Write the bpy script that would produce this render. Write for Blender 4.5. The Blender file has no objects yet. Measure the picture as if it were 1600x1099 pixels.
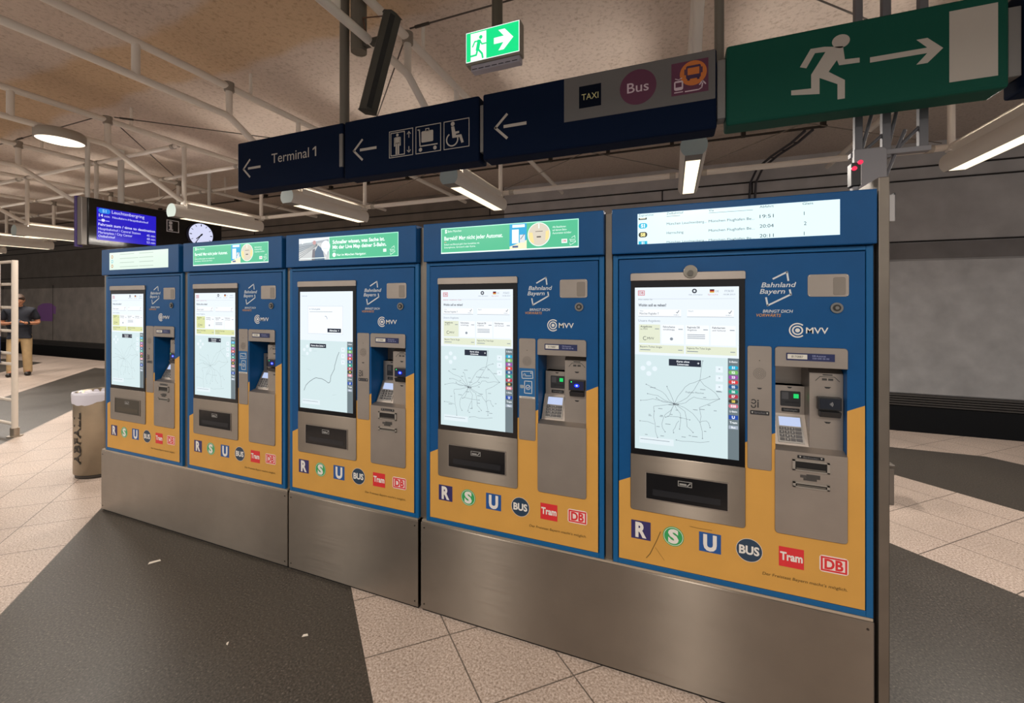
import bpy, bmesh, math, random
from mathutils import Vector, Matrix
random.seed(7)
PI = math.pi
SC = bpy.context.scene
COL = SC.collection

# ------------------------------------------------------------------ camera
cam_d = bpy.data.cameras.new('camera')
cam = bpy.data.objects.new('camera', cam_d)
COL.objects.link(cam)
cam.location = (0, -1.8, 1.565)
cam.rotation_euler = (PI / 2, 0, math.atan2(250, 647))
cam_d.sensor_width = 36
cam_d.lens = 36 * 647 / 1600
cam_d.shift_y = (473 - 549.5) / 1600
cam_d.clip_start = 0.02
SC.camera = cam

# ------------------------------------------------------------------ world, exposure
w = bpy.data.worlds.new('world')
SC.world = w
w.use_nodes = True
w.node_tree.nodes['Background'].inputs[0].default_value = (1.0, 0.95, 0.90, 1)
w.node_tree.nodes['Background'].inputs[1].default_value = 0.50
SC.view_settings.view_transform = 'Standard'
SC.view_settings.look = 'None'
SC.view_settings.gamma = 1
SC.view_settings.use_curve_mapping = False
SC.view_settings.exposure = 0.0

LAMP_W = 50.0        # linear lamps along the track edge
LAMP_FRONT_W = 42.0  # linear lamps over the passage in front
ROUND_W = 50.0
UP_W = 5.0          # invented uplights added on top of the tube lamps to brighten the ceiling
WARM = (1.0, 0.92, 0.83)


def lin(h):
    h = h.lstrip('#')
    o = []
    for i in (0, 2, 4):
        c = int(h[i:i + 2], 16) / 255
        o.append(c / 12.92 if c <= .04045 else ((c + .055) / 1.055) ** 2.4)
    return (*o, 1)


# ------------------------------------------------------------------ materials
_mc = {}


def P(hexc, rough=.5, metal=0.0, spec=.5, noise=0.0, scale=40, bump=0.0):
    key = ('P', hexc, rough, metal, spec, noise, scale, bump)
    if key in _mc:
        return _mc[key]
    m = bpy.data.materials.new('paint_' + hexc.strip('#'))
    m.use_nodes = True
    nt = m.node_tree
    b = nt.nodes['Principled BSDF']
    b.inputs['Base Color'].default_value = lin(hexc)
    b.inputs['Roughness'].default_value = rough
    b.inputs['Metallic'].default_value = metal
    b.inputs['Specular IOR Level'].default_value = spec
    if noise or bump:
        tc = nt.nodes.new('ShaderNodeTexCoord')
        n = nt.nodes.new('ShaderNodeTexNoise')
        n.inputs['Scale'].default_value = scale
        n.inputs['Detail'].default_value = 6
        nt.links.new(tc.outputs['Object'], n.inputs['Vector'])
        if noise:
            r = nt.nodes.new('ShaderNodeMapRange')
            r.inputs[1].default_value = .3
            r.inputs[2].default_value = .7
            r.inputs[3].default_value = 1 - noise
            r.inputs[4].default_value = 1 + noise
            nt.links.new(n.outputs['Fac'], r.inputs[0])
            mx = nt.nodes.new('ShaderNodeMix')
            mx.data_type = 'RGBA'
            mx.blend_type = 'MULTIPLY'
            mx.inputs[0].default_value = 1
            mx.inputs[6].default_value = lin(hexc)
            nt.links.new(r.outputs[0], mx.inputs[7])
            nt.links.new(mx.outputs[2], b.inputs['Base Color'])
        if bump:
            bp = nt.nodes.new('ShaderNodeBump')
            bp.inputs['Strength'].default_value = bump
            bp.inputs['Distance'].default_value = .01
            nt.links.new(n.outputs['Fac'], bp.inputs['Height'])
            nt.links.new(bp.outputs[0], b.inputs['Normal'])
    _mc[key] = m
    return m


def E(hexc, s=1.0):
    key = ('E', hexc, s)
    if key in _mc:
        return _mc[key]
    m = bpy.data.materials.new('lit_' + hexc.strip('#'))
    m.use_nodes = True
    nt = m.node_tree
    b = nt.nodes['Principled BSDF']
    b.inputs['Base Color'].default_value = (0, 0, 0, 1)
    b.inputs['Roughness'].default_value = .25
    b.inputs['Emission Color'].default_value = lin(hexc)
    b.inputs['Emission Strength'].default_value = s
    _mc[key] = m
    return m


def brushed(name, hexc, rough=.34, aniso=.75, metal=1.0, dirt=.18):
    m = bpy.data.materials.new(name)
    m.use_nodes = True
    nt = m.node_tree
    N, L = nt.nodes, nt.links
    b = N['Principled BSDF']
    b.inputs['Metallic'].default_value = metal
    b.inputs['Anisotropic'].default_value = aniso
    tg = N.new('ShaderNodeCombineXYZ')      # brushed level, so highlights smear upright
    tg.inputs[2].default_value = 1
    L.new(tg.outputs[0], b.inputs['Tangent'])
    tc = N.new('ShaderNodeTexCoord')
    mp = N.new('ShaderNodeMapping')
    mp.inputs['Scale'].default_value = (3, 3, 320)
    L.new(tc.outputs['Object'], mp.inputs[0])
    n = N.new('ShaderNodeTexNoise')
    n.inputs['Scale'].default_value = 1
    n.inputs['Detail'].default_value = 3
    L.new(mp.outputs[0], n.inputs['Vector'])
    n2 = N.new('ShaderNodeTexNoise')
    n2.inputs['Scale'].default_value = 5
    n2.inputs['Detail'].default_value = 7
    L.new(tc.outputs['Object'], n2.inputs['Vector'])
    r = N.new('ShaderNodeMapRange')
    r.inputs[3].default_value = rough - .05
    r.inputs[4].default_value = rough + .12
    L.new(n.outputs['Fac'], r.inputs[0])
    L.new(r.outputs[0], b.inputs['Roughness'])
    r2 = N.new('ShaderNodeMapRange')
    r2.inputs[1].default_value = .3
    r2.inputs[2].default_value = .7
    r2.inputs[3].default_value = 1 - dirt
    r2.inputs[4].default_value = 1 + dirt * .6
    L.new(n2.outputs['Fac'], r2.inputs[0])
    mx = N.new('ShaderNodeMix')
    mx.data_type = 'RGBA'
    mx.blend_type = 'MULTIPLY'
    mx.inputs[0].default_value = 1
    mx.inputs[6].default_value = lin(hexc)
    L.new(r2.outputs[0], mx.inputs[7])
    L.new(mx.outputs[2], b.inputs['Base Color'])
    return m


STEEL = brushed('brushed_steel', '#978d82', .33, 1.0, 1.0, .07)
STEEL_DK = brushed('satin_steel', '#a39a92', .42, .3, .85, .1)
POST = brushed('post_steel', '#7d756c', .4, .3, .9, .15)
BLUE = P('#06497e', .45, spec=.25, noise=.06, scale=9)
BLUE_FR = P('#0b568a', .4, spec=.3)
YEL = P('#c79548', .5, spec=.3, noise=.04, scale=7)
BLACK = P('#0a0b10', .15)
DARK = P('#101116', .5)
WHITE = P('#d8d6d2', .5)
NAVY = P('#0a1830', .6, spec=.06)
TUBEW = P('#e4dcd2', .4)
SIGNW = P('#b4ada4', .5)


def floor_mat():
    m = bpy.data.materials.new('granite_floor')
    m.use_nodes = True
    nt = m.node_tree
    N, L = nt.nodes, nt.links
    b = N['Principled BSDF']
    tc = N.new('ShaderNodeTexCoord')
    sp = N.new('ShaderNodeSeparateXYZ')
    L.new(tc.outputs['Object'], sp.inputs[0])

    def M(op, a, c, d=None):
        n = N.new('ShaderNodeMath')
        n.operation = op
        for i, v in enumerate((a, c, d)):
            if v is None:
                continue
            if isinstance(v, (int, float)):
                n.inputs[i].default_value = v
            else:
                L.new(v, n.inputs[i])
        return n.outputs[0]
    X, Y = sp.outputs[0], sp.outputs[1]
    p = M('MULTIPLY_ADD', Y, 1 / .88, X)
    q = M('MULTIPLY_ADD', Y, -1 / .88, X)
    # dark bands
    t = M('DIVIDE', M('ADD', p, 24.0), 36.0)
    cr = N.new('ShaderNodeValToRGB')
    cr.color_ramp.interpolation = 'CONSTANT'
    st = [(-22.3, 0), (-20.1, 1), (-17.8, 0), (-15.5, 1), (-13.2, 1), (-10.93, 0), (-8.55, 1), (-6.44, 0), (-4.06, 1),
          (-1.667, 0), (.67, 1), (3.04, 0), (5.2, 1), (7.35, 0), (9.7, 1), (11.9, 0)]
    st = [(-17.8, 1), (-15.5, 0), (-13.1, 1), (-10.93, 0), (-8.55, 1), (-6.44, 0), (-4.06, 1), (-1.667, 0), (.67, 1),
          (3.04, 0), (5.2, 1), (7.35, 0), (9.7, 1), (11.9, 0)]
    els = cr.color_ramp.elements
    while len(els) < len(st) + 1:
        els.new(.5)
    for e, (v, c) in zip(els, [(-24, 0)] + st):
        e.position = (v + 24) / 36
        e.color = (c, c, c, 1)
    L.new(t, cr.inputs[0])
    inb = M('LESS_THAN', Y, 3.86)
    dark = M('MULTIPLY', cr.outputs[0], inb)
    # joints
    def joint(v, v0, stp, wd):
        f = M('FRACT', M('DIVIDE', M('SUBTRACT', v, v0 - 60 * stp), stp), None)
        d = M('ABSOLUTE', M('SUBTRACT', f, .5), None)
        return M('GREATER_THAN', d, .5 - wd / stp)
    jt = M('MAXIMUM', joint(p, -1.667, .592, .0045), joint(q, -.88, .594, .0045))
    # speckle
    v = N.new('ShaderNodeTexNoise')
    v.inputs['Scale'].default_value = 105
    v.inputs['Detail'].default_value = 3
    v.inputs['Roughness'].default_value = .7
    L.new(tc.outputs['Object'], v.inputs['Vector'])
    lg = N.new('ShaderNodeTexNoise')
    lg.inputs['Scale'].default_value = 1.3
    lg.inputs['Detail'].default_value = 5
    L.new(tc.outputs['Object'], lg.inputs['Vector'])

    def ramp(stops):
        r = N.new('ShaderNodeValToRGB')
        e = r.color_ramp.elements
        while len(e) < len(stops):
            e.new(.5)
        for k, (pp, c) in zip(e, stops):
            k.position = pp
            k.color = lin(c)
        L.new(v.outputs['Fac'], r.inputs[0])
        return r.outputs[0]
    light = ramp([(.30, '#756459'), (.43, '#a89688'), (.54, '#bdaca0'), (.70, '#dccdc2')])
    drk = ramp([(.30, '#1d1a17'), (.47, '#3d3832'), (.60, '#4c463f'), (.76, '#857b70')])

    def mix(f, a, c, bt='MIX'):
        x = N.new('ShaderNodeMix')
        x.data_type = 'RGBA'
        x.blend_type = bt
        for i, s in ((0, f), (6, a), (7, c)):
            if isinstance(s, (int, float)):
                x.inputs[i].default_value = s
            elif isinstance(s, tuple):
                x.inputs[i].default_value = s
            else:
                L.new(s, x.inputs[i])
        return x.outputs[2]
    c = mix(dark, light, drk)
    jd = M('MULTIPLY', jt, M('MULTIPLY_ADD', dark, -.45, .8))
    c = mix(jd, c, lin('#3a322b'))
    dm = N.new('ShaderNodeMapRange')
    dm.inputs[1].default_value = .3
    dm.inputs[2].default_value = .7
    dm.inputs[3].default_value = .84
    dm.inputs[4].default_value = 1.1
    L.new(lg.outputs['Fac'], dm.inputs[0])
    c = mix(1.0, c, dm.outputs[0], 'MULTIPLY')
    L.new(c, b.inputs['Base Color'])
    rr = N.new('ShaderNodeMapRange')
    rr.inputs[3].default_value = .3
    rr.inputs[4].default_value = .55
    L.new(lg.outputs['Fac'], rr.inputs[0])
    L.new(rr.outputs[0], b.inputs['Roughness'])
    return m


def ceiling_mat():
    m = bpy.data.materials.new('sprayed_ceiling')
    m.use_nodes = True
    nt = m.node_tree
    N, L = nt.nodes, nt.links
    b = N['Principled BSDF']
    b.inputs['Roughness'].default_value = .9
    tc = N.new('ShaderNodeTexCoord')
    n = N.new('ShaderNodeTexNoise')
    n.inputs['Scale'].default_value = 28
    n.inputs['Detail'].default_value = 8
    n.inputs['Roughness'].default_value = .7
    L.new(tc.outputs['Object'], n.inputs['Vector'])
    g = N.new('ShaderNodeTexNoise')
    g.inputs['Scale'].default_value = .9
    g.inputs['Detail'].default_value = 4
    L.new(tc.outputs['Object'], g.inputs['Vector'])
    r = N.new('ShaderNodeValToRGB')
    r.color_ramp.elements[0].position = .32
    r.color_ramp.elements[0].color = lin('#ab9a8b')
    r.color_ramp.elements[1].position = .5
    r.color_ramp.elements[1].color = lin('#cdbdb0')
    L.new(n.outputs['Fac'], r.inputs[0])
    # long yellowed water stain running along the hall
    sp = N.new('ShaderNodeSeparateXYZ')
    L.new(tc.outputs['Object'], sp.inputs[0])

    def M(op, a, c=None, d=None):
        k = N.new('ShaderNodeMath')
        k.operation = op
        for i, v in enumerate((a, c, d)):
            if v is None:
                continue
            if isinstance(v, (int, float)):
                k.inputs[i].default_value = v
            else:
                L.new(v, k.inputs[i])
        return k.outputs[0]
    yy = M('MULTIPLY_ADD', M('SUBTRACT', g.outputs['Fac'], .5), .55, sp.outputs[1])

    def band(lo, hi, soft):
        a = N.new('ShaderNodeMapRange')
        a.interpolation_type = 'SMOOTHSTEP'
        a.inputs[1].default_value = lo
        a.inputs[2].default_value = lo + soft
        L.new(yy, a.inputs[0])
        c = N.new('ShaderNodeMapRange')
        c.interpolation_type = 'SMOOTHSTEP'
        c.inputs[1].default_value = hi
        c.inputs[2].default_value = hi + soft
        c.inputs[3].default_value = 1
        c.inputs[4].default_value = 0
        L.new(yy, c.inputs[0])
        return M('MULTIPLY', a.outputs[0], c.outputs[0])
    xm = N.new('ShaderNodeMapRange')
    xm.inputs[1].default_value = -1.5
    xm.inputs[2].default_value = -2.2
    L.new(sp.outputs[0], xm.inputs[0])
    f = M('MULTIPLY', M('MULTIPLY', band(.42, 1.1, .12), xm.outputs[0]), .55)
    x = N.new('ShaderNodeMix')
    x.data_type = 'RGBA'
    x.blend_type = 'MULTIPLY'
    L.new(f, x.inputs[0])
    L.new(r.outputs[0], x.inputs[6])
    x.inputs[7].default_value = lin('#f4d79c')
    L.new(x.outputs[2], b.inputs['Base Color'])
    bp = N.new('ShaderNodeBump')
    bp.inputs['Strength'].default_value = .35
    bp.inputs['Distance'].default_value = .015
    L.new(n.outputs['Fac'], bp.inputs['Height'])
    L.new(bp.outputs[0], b.inputs['Normal'])
    return m


# ------------------------------------------------------------------ mesh builder
class MB:
    def __init__(s, off=(0, 0, 0)):
        s.v, s.f, s.mi, s.sm, s.mats = [], [], [], [], []
        s.off = Vector(off)

    def m(s, mat):
        if mat not in s.mats:
            s.mats.append(mat)
        return s.mats.index(mat)

    def add(s, pts, faces, mat, smooth=False):
        b = len(s.v)
        s.v += [Vector(p) - s.off for p in pts]
        k = s.m(mat)
        for f in faces:
            s.f.append([b + i for i in f])
            s.mi.append(k)
            s.sm.append(smooth)
        return s

    def box(s, x0, x1, y0, y1, z0, z1, mat):
        p = [(x0, y0, z0), (x1, y0, z0), (x1, y1, z0), (x0, y1, z0), (x0, y0, z1), (x1, y0, z1), (x1, y1, z1), (x0, y1, z1)]
        return s.add(p, [(0, 3, 2, 1), (4, 5, 6, 7), (0, 1, 5, 4), (1, 2, 6, 5), (2, 3, 7, 6), (3, 0, 4, 7)], mat)

    def prism_xz(s, poly, y0, y1, mat):
        """polygon in x,z (counter-clockwise seen from -Y) between y0 (front) and y1"""
        n = len(poly)
        p = [(x, y0, z) for x, z in poly] + [(x, y1, z) for x, z in poly]
        f = [tuple(range(n)), tuple(range(2 * n - 1, n - 1, -1))]
        f += [(i, i + n, (i + 1) % n + n, (i + 1) % n) for i in range(n)]
        return s.add(p, f, mat)

    def prism_yz(s, poly, x0, x1, mat):
        n = len(poly)
        p = [(x0, y, z) for y, z in poly] + [(x1, y, z) for y, z in poly]
        f = [tuple(range(n)), tuple(range(2 * n - 1, n - 1, -1))]
        f += [(i, i + n, (i + 1) % n + n, (i + 1) % n) for i in range(n)]
        return s.add(p, f, mat)

    def tube(s, a, b, r, mat, seg=12, r2=None, caps=True):
        a, b = Vector(a), Vector(b)
        d = (b - a).normalized()
        up = Vector((0, 0, 1)) if abs(d.z) < .9 else Vector((1, 0, 0))
        u = d.cross(up).normalized()
        w_ = d.cross(u)
        r2 = r if r2 is None else r2
        p = []
        for c, rr in ((a, r), (b, r2)):
            for i in range(seg):
                t = 2 * PI * i / seg
                p.append(c + (u * math.cos(t) + w_ * math.sin(t)) * rr)
        s.add(p, [(i, (i + 1) % seg, (i + 1) % seg + seg, i + seg) for i in range(seg)], mat, True)
        if caps:
            s.add(p, [tuple(range(seg - 1, -1, -1)), tuple(range(seg, 2 * seg))], mat)
        return s

    def path(s, pts, r, mat, seg=10):
        pts = [Vector(p) for p in pts]
        n = len(pts)
        ring = []
        for k in range(n):
            d = (pts[min(k + 1, n - 1)] - pts[max(k - 1, 0)]).normalized()
            up = Vector((1, 0, 0)) if abs(d.x) < .9 else Vector((0, 0, 1))
            u = d.cross(up).normalized()
            w_ = d.cross(u)
            ring += [pts[k] + (u * math.cos(2 * PI * i / seg) + w_ * math.sin(2 * PI * i / seg)) * r for i in range(seg)]
        f = []
        for k in range(n - 1):
            f += [(k * seg + i, k * seg + (i + 1) % seg, (k + 1) * seg + (i + 1) % seg, (k + 1) * seg + i) for i in range(seg)]
        s.add(ring, f, mat, True)
        s.add(ring, [tuple(range(seg - 1, -1, -1)), tuple(range((n - 1) * seg, n * seg))], mat)
        return s

    def lathe(s, c, prof, mat, seg=32, smooth=True):
        """profile of (radius, z) about the vertical axis through c"""
        n = len(prof)
        p = []
        for r, z in prof:
            p += [(c[0] + r * math.cos(2 * PI * i / seg), c[1] + r * math.sin(2 * PI * i / seg), c[2] + z) for i in range(seg)]
        f = []
        for k in range(n - 1):
            f += [(k * seg + i, k * seg + (i + 1) % seg, (k + 1) * seg + (i + 1) % seg, (k + 1) * seg + i) for i in range(seg)]
        return s.add(p, f, mat, smooth)

    def build(s, name, parent=None, bevel=0, seg=2, loc=None):
        me = bpy.data.meshes.new(name)
        me.from_pydata([tuple(p) for p in s.v], [], s.f)
        for mt in s.mats:
            me.materials.append(mt)
        me.polygons.foreach_set('material_index', s.mi)
        me.polygons.foreach_set('use_smooth', s.sm)
        me.update()
        o = bpy.data.objects.new(name, me)
        COL.objects.link(o)
        if parent:
            o.parent = parent
        if loc:
            o.location = loc
        if bevel:
            md = o.modifiers.new('edge', 'BEVEL')
            md.width = bevel
            md.segments = seg
            md.limit_method = 'ANGLE'
            md.angle_limit = .6
            md.harden_normals = False
        return o


def thing(name, label, cat, loc=(0, 0, 0), group=None):
    o = bpy.data.objects.new(name, None)
    o.empty_display_size = .1
    COL.objects.link(o)
    o.location = loc
    return tag(o, label, cat, group)


def tag(o, label, cat, group=None):
    o['label'] = label
    o['category'] = cat
    if group:
        o['group'] = group
    return o


def struct(o):
    o['kind'] = 'structure'
    return o


# ------------------------------------------------------------------ lettering
_tc = {}


def text2d(t, bold=0.0, shear=0.0):
    k = (t, bold, shear)
    if k in _tc:
        return _tc[k]
    cu = bpy.data.curves.new('t', 'FONT')
    cu.body = t
    cu.size = 1
    cu.offset = bold
    cu.shear = shear
    cu.resolution_u = 3
    cu.fill_mode = 'FRONT'
    o = bpy.data.objects.new('t', cu)
    COL.objects.link(o)
    dg = bpy.context.evaluated_depsgraph_get()
    me = bpy.data.meshes.new_from_object(o.evaluated_get(dg))
    vs = [(v.co.x, v.co.y) for v in me.vertices]
    fs = [tuple(p.vertices) for p in me.polygons]
    bpy.data.objects.remove(o)
    bpy.data.curves.remove(cu)
    bpy.data.meshes.remove(me)
    x0 = min((v[0] for v in vs), default=0)
    x1 = max((v[0] for v in vs), default=1)
    _tc[k] = ([(x - x0, y) for x, y in vs], fs, x1 - x0)
    return _tc[k]


CAP = .729 * .93


class G:
    """flat artwork on a plane: local (u, v) drawn on origin + u*U + v*V, each layer a little proud"""

    def __init__(s, mb, o=(0, 0, 0), U=(1, 0, 0), V=(0, 0, 1), N=(0, -1, 0), step=.00035, base=.0006):
        s.mb, s.o, s.U, s.V, s.N, s.step, s.base = mb, Vector(o), Vector(U), Vector(V), Vector(N), step, base

    def p(s, u, v, l=0):
        return s.o + s.U * u + s.V * v + s.N * (s.base + s.step * l)

    def poly(s, pts, mat, l=0):
        s.mb.add([s.p(u, v, l) for u, v in pts], [tuple(range(len(pts)))], mat)

    def rect(s, u0, u1, v0, v1, mat, l=0, r=0):
        s.poly(rr(u0, u1, v0, v1, r) if r else [(u0, v0), (u1, v0), (u1, v1), (u0, v1)], mat, l)

    def frame(s, u0, u1, v0, v1, t, mat, l=0):
        for a in ((u0, u1, v0, v0 + t), (u0, u1, v1 - t, v1), (u0, u0 + t, v0 + t, v1 - t), (u1 - t, u1, v0 + t, v1 - t)):
            s.rect(*a, mat, l)

    def disc(s, u, v, r, mat, l=0, n=32, ry=None):
        s.poly([(u + r * math.cos(2 * PI * i / n), v + (ry or r) * math.sin(2 * PI * i / n)) for i in range(n)], mat, l)

    def ring(s, u, v, r0, r1, mat, l=0, a0=0, a1=360, n=40):
        pts = []
        for i in range(n + 1):
            t = math.radians(a0 + (a1 - a0) * i / n)
            pts += [(u + r0 * math.cos(t), v + r0 * math.sin(t)), (u + r1 * math.cos(t), v + r1 * math.sin(t))]
        s.mb.add([s.p(a, b, l) for a, b in pts], [(2 * i, 2 * i + 1, 2 * i + 3, 2 * i + 2) for i in range(n)], mat)

    def line(s, pts, wd, mat, l=0):
        for (a, b), (c, d) in zip(pts[:-1], pts[1:]):
            dx, dy = c - a, d - b
            q = math.hypot(dx, dy) or 1
            nx, ny = -dy / q * wd / 2, dx / q * wd / 2
            ex, ey = dx / q * wd * .3, dy / q * wd * .3
            s.poly([(a - nx - ex, b - ny - ey), (c - nx + ex, d - ny + ey), (c + nx + ex, d + ny + ey), (a + nx - ex, b + ny - ey)], mat, l)

    def text(s, t, u, v, h, mat, l=1, w=None, al='L', bold=0.0, shear=0.0):
        vs, fs, tw = text2d(t, bold, shear)
        sy = h / CAP
        sx = (w / tw) if w else sy
        W = tw * sx
        u0 = u - (W / 2 if al == 'C' else W if al == 'R' else 0)
        s.mb.add([s.p(u0 + a * sx, v + b * sy, l) for a, b in vs], fs, mat)


def rr(x0, x1, z0, z1, r, n=5, which='abcd'):
    out = []
    for k, (cx, cz, a, c) in zip('abcd', ((x0 + r, z0 + r, 180, (x0, z0)), (x1 - r, z0 + r, 270, (x1, z0)), (x1 - r, z1 - r, 0, (x1, z1)),
                                          (x0 + r, z1 - r, 90, (x0, z1)))):
        if k in which:
            for i in range(n + 1):
                t = math.radians(a + 90 * i / n)
                out.append((cx + r * math.cos(t), cz + r * math.sin(t)))
        else:
            out.append(c)
    return out


# ================================================================== SETTING
def ceil_z(y):
    return 3.99 if y <= 3 else 3.99 + min(1, (y - 3) / 5.0) * .55


fm = floor_mat()
mb = MB()
mb.box(-46, 10, -4.2, 4.62, -.3, 0, fm)
fl = struct(mb.build('floor'))
mb = MB()
mb.box(-46, 10, 4.5, 4.62, -1.3, -.302, P('#2a2724', .9))
struct(mb.build('trim_1'))
mb = MB()
mb.box(-46, 10, 4.62, 8.3, -1.3, -1.0, P('#1f1d1b', .95, noise=.4, scale=60, bump=.5))
tb = struct(mb.build('floor_trackbed'))
tb['kind'] = 'structure'
mb = MB()
mb.prism_yz([(-4.2, 3.99), (3, 3.99), (8.3, 4.54), (8.3, 4.7), (-4.2, 4.7)][::-1], -46, 10, ceiling_mat())
struct(mb.build('ceiling'))

# far wall beyond the track
conc = P('#d8d6d6', .75, noise=.14, scale=3, bump=.1)
conc2 = P('#bfbbba', .7, noise=.14, scale=2, bump=.1)
dkc = P('#8a8584', .7, noise=.15, scale=2)
shiny = P('#c5bab0', .25, noise=.2, scale=1.5)
dwall = P('#827970', .6, noise=.15, scale=2)
mb = MB()
mb.box(-4, 10, 8.0, 8.3, -1.3, 4.6, conc2)
mb.box(-4, 10, 7.95, 8.0, -.10, 2.33, conc)
mb.box(-4, 10, 7.97, 8.0, 2.37, 2.66, dkc)
mb.box(-46, -4, 8.0, 8.3, -1.3, 4.6, dwall)
mb.box(-46, -4, 7.95, 8.0, -.10, 2.2, shiny)
for i in range(5):
    mb.box(-46, 10, 7.9, 8.0, -.325 + i * .044, -.30 + i * .044, P('#6a6562', .5))
mb.box(-46, 10, 7.86, 8.0, -1.3, -.34, P('#1b1c20', .8))
for z in (2.69, 3.82, 4.06):
    mb.box(-46, 10, 7.985, 8.0, z - .014, z + .014, P('#2a2726', .8))
for x in (-30, -25.5, -21, -16.5, -12, -7.5, -3, 1.5, 6):
    mb.box(x - .01, x + .01, 7.945, 7.96, -.1, 2.33, P('#3a3634', .8))
for x in (-17.2, -13, -8.6, -4.4, -.2, 1.55, 5.9):
    mb.box(x - .012, x + .012, 7.985, 8.0, 3.82, 4.06, P('#2a2726', .8))
struct(mb.build('wall_track'))
mb = MB()
mb.box(-46.2, -46, -4.2, 8.3, -1.3, 4.6, P('#4a443f', .8))
struct(mb.build('wall_left'))
# purple poster on the far wall
mb = MB()
g = G(mb, (-26.9, 7.95, .74))
g.poly([(.1, 0), (1.35, 0), (1.42, .35), (1.62, .30), (1.66, .62), (1.3, .78), (.95, .80), (.5, .78), (.12, .66), (0, .3), (.16, .28)], P('#b474cc', .5))
tag(mb.build('wall_poster'), 'faded purple poster pasted on the far track wall beyond the walking man', 'poster')


# ================================================================== TICKET MACHINES
ZB = .462          # top of the steel plinth
MW = .889
X0S = [-3.962, -3.022, -2.096, -1.161, -.234]


def ui_screen(g, x0, kind):
    """touch screen picture; g is in machine-local x,z"""
    bg = E('#eaf3fb', 1.05)
    mapc = E('#d9edf0', .98)
    grey = E('#9aa6b2', .8)
    dk = E('#3c4654', .6)
    ln = E('#77838f', .7)
    navy = E('#26324c', .55)
    pale = E('#e9efd6', .98)
    white = E('#f6fbff', 1.1)
    g.rect(.090, .473, .960, 1.627, bg)
    g.rect(.090, .473, .960, 1.350, mapc, 1)
    rnd = random.Random(3 + kind)
    if kind != 2:
        g.rect(.102, .129, 1.594, 1.615, E('#e58a90', .9), 1)
        g.rect(.105, .126, 1.597, 1.612, bg, 2)
        g.text('DB', .1155, 1.600, .010, E('#d8525c', .8), 3, w=.017, al='C', bold=.02)
        g.disc(.317, 1.611, .009, dk, 1)
        g.disc(.317, 1.611, .004, bg, 2)
        g.rect(.372, .388, 1.6125, 1.617, E('#222222', .5), 1)
        g.rect(.372, .388, 1.608, 1.6125, E('#cc3333', .9), 1)
        g.rect(.372, .388, 1.6035, 1.608, E('#e8c040', .9), 1)
        g.text('DE', .392, 1.606, .007, grey, 1)
        g.text('19:36:53', .424, 1.606, .008, grey, 1, w=.03)
        g.text('Hilfe, Information', .296, 1.594, .005, grey, 1, w=.05)
        g.text('Sprache', .365, 1.594, .005, E('#d99aa0', .9), 1, w=.036)
        g.text('18.08.2023', .42, 1.594, .005, grey, 1, w=.04)
        g.rect(.104, .46, 1.5795, 1.5805, E('#c4ccd6', .9), 1)
        g.text('Bitte w\u00e4hlen Sie', .104, 1.575, .006, E('#d49aa2', .9) if kind in (1, 3) else grey, 2, w=.10 if kind in (1, 3) else .055)
        g.text('Wohin soll es gehen?', .104, 1.549, .011, dk, 1, w=.108, bold=.02)
        for a, b_, t in ((.104, .268, 'M\u00fcnchen Flughafen T'), (.290, .456, '')):
            g.rect(a, b_, 1.508, 1.537, E('#f4f8fc', 1.08), 1)
            g.rect(a, b_, 1.5075, 1.509, grey, 2)
            if t:
                g.text(t, a + .005, 1.516, .008, dk, 2, w=.075)
            g.text('Von' if t else 'Nach', a + .005, 1.528, .006, grey, 2)
            g.line([(b_ - .018, 1.526), (b_ - .014, 1.523), (b_ - .008, 1.533)], .002, dk, 2)
            g.text('\u00e4ndern', b_ - .028, 1.513, .005, grey, 2)
        g.text('Unsere Angebote', .104, 1.486, .009, grey, 1, w=.085)
        pl = E('#e3e8a8', .95) if kind < 2 else pale
        for k, (a, b_, t) in enumerate(((.106, .189, 'Angebote'), (.194, .278, 'Fahrscheine'), (.285, .369, 'Regionale DB'), (.375, .462, 'Fahrkarten'))):
            g.rect(a, b_, 1.398, 1.475, pl if k == 0 else E('#f3f7fb', 1.07), 1)
            g.text(t, a + .006, 1.463, .007, dk, 2, w=.045, bold=.01)
            g.text(('im MVV', 'zeitabh\u00e4ngig', 'Angebote', 'und Verbund')[k], a + .006, 1.453, .006, dk, 2)
            g.rect(b_ - .02, b_ - .004, 1.456, 1.459, grey, 2)
            if k == 2:
                for z in (1.436, 1.429, 1.422):
                    g.rect(a + .006, b_ - .014, z, z + .0025, grey, 2)
        g.ring(.130, 1.418, .006, .008, dk, 2, 50, 320)
        g.text('MVV', .139, 1.413, .010, dk, 2, w=.026)
        g.disc(.232, 1.418, .006, grey, 2)
        for a, b_ in ((.106, .279), (.285, .466)):
            g.rect(a, b_, 1.360, 1.392, pl, 1)
            g.text('Bayern-Ticket Single' if a < .2 else 'Regiocity Plus Ticket Single', a + .005, 1.380, .007, dk, 2, w=.085)
            g.rect(a + .005, a + .045, 1.369, 1.372, grey, 2)
            g.rect(b_ - .022, b_ - .006, 1.372, 1.375, grey, 2)
    else:
        g.text('Fahrkarte', .104, 1.60, .006, grey, 1, w=.04)
        g.rect(.150, .405, 1.388, 1.545, E('#eef5fc', 1.12), 2)
        g.frame(.150, .405, 1.388, 1.545, .0012, E('#c2ccd8', .9), 3)
        g.text('Ihr Tarif wird geladen', .162, 1.524, .008, dk, 3, w=.08)
        g.rect(.162, .33, 1.512, 1.514, grey, 3)
        g.ring(.278, 1.474, .013, .016, grey, 3, -10, 100)
        g.rect(.295, .392, 1.398, 1.420, navy, 3)
        g.text('Abbrechen  \u00d7', .3435, 1.404, .010, white, 4, w=.07, al='C', bold=.02)
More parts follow.
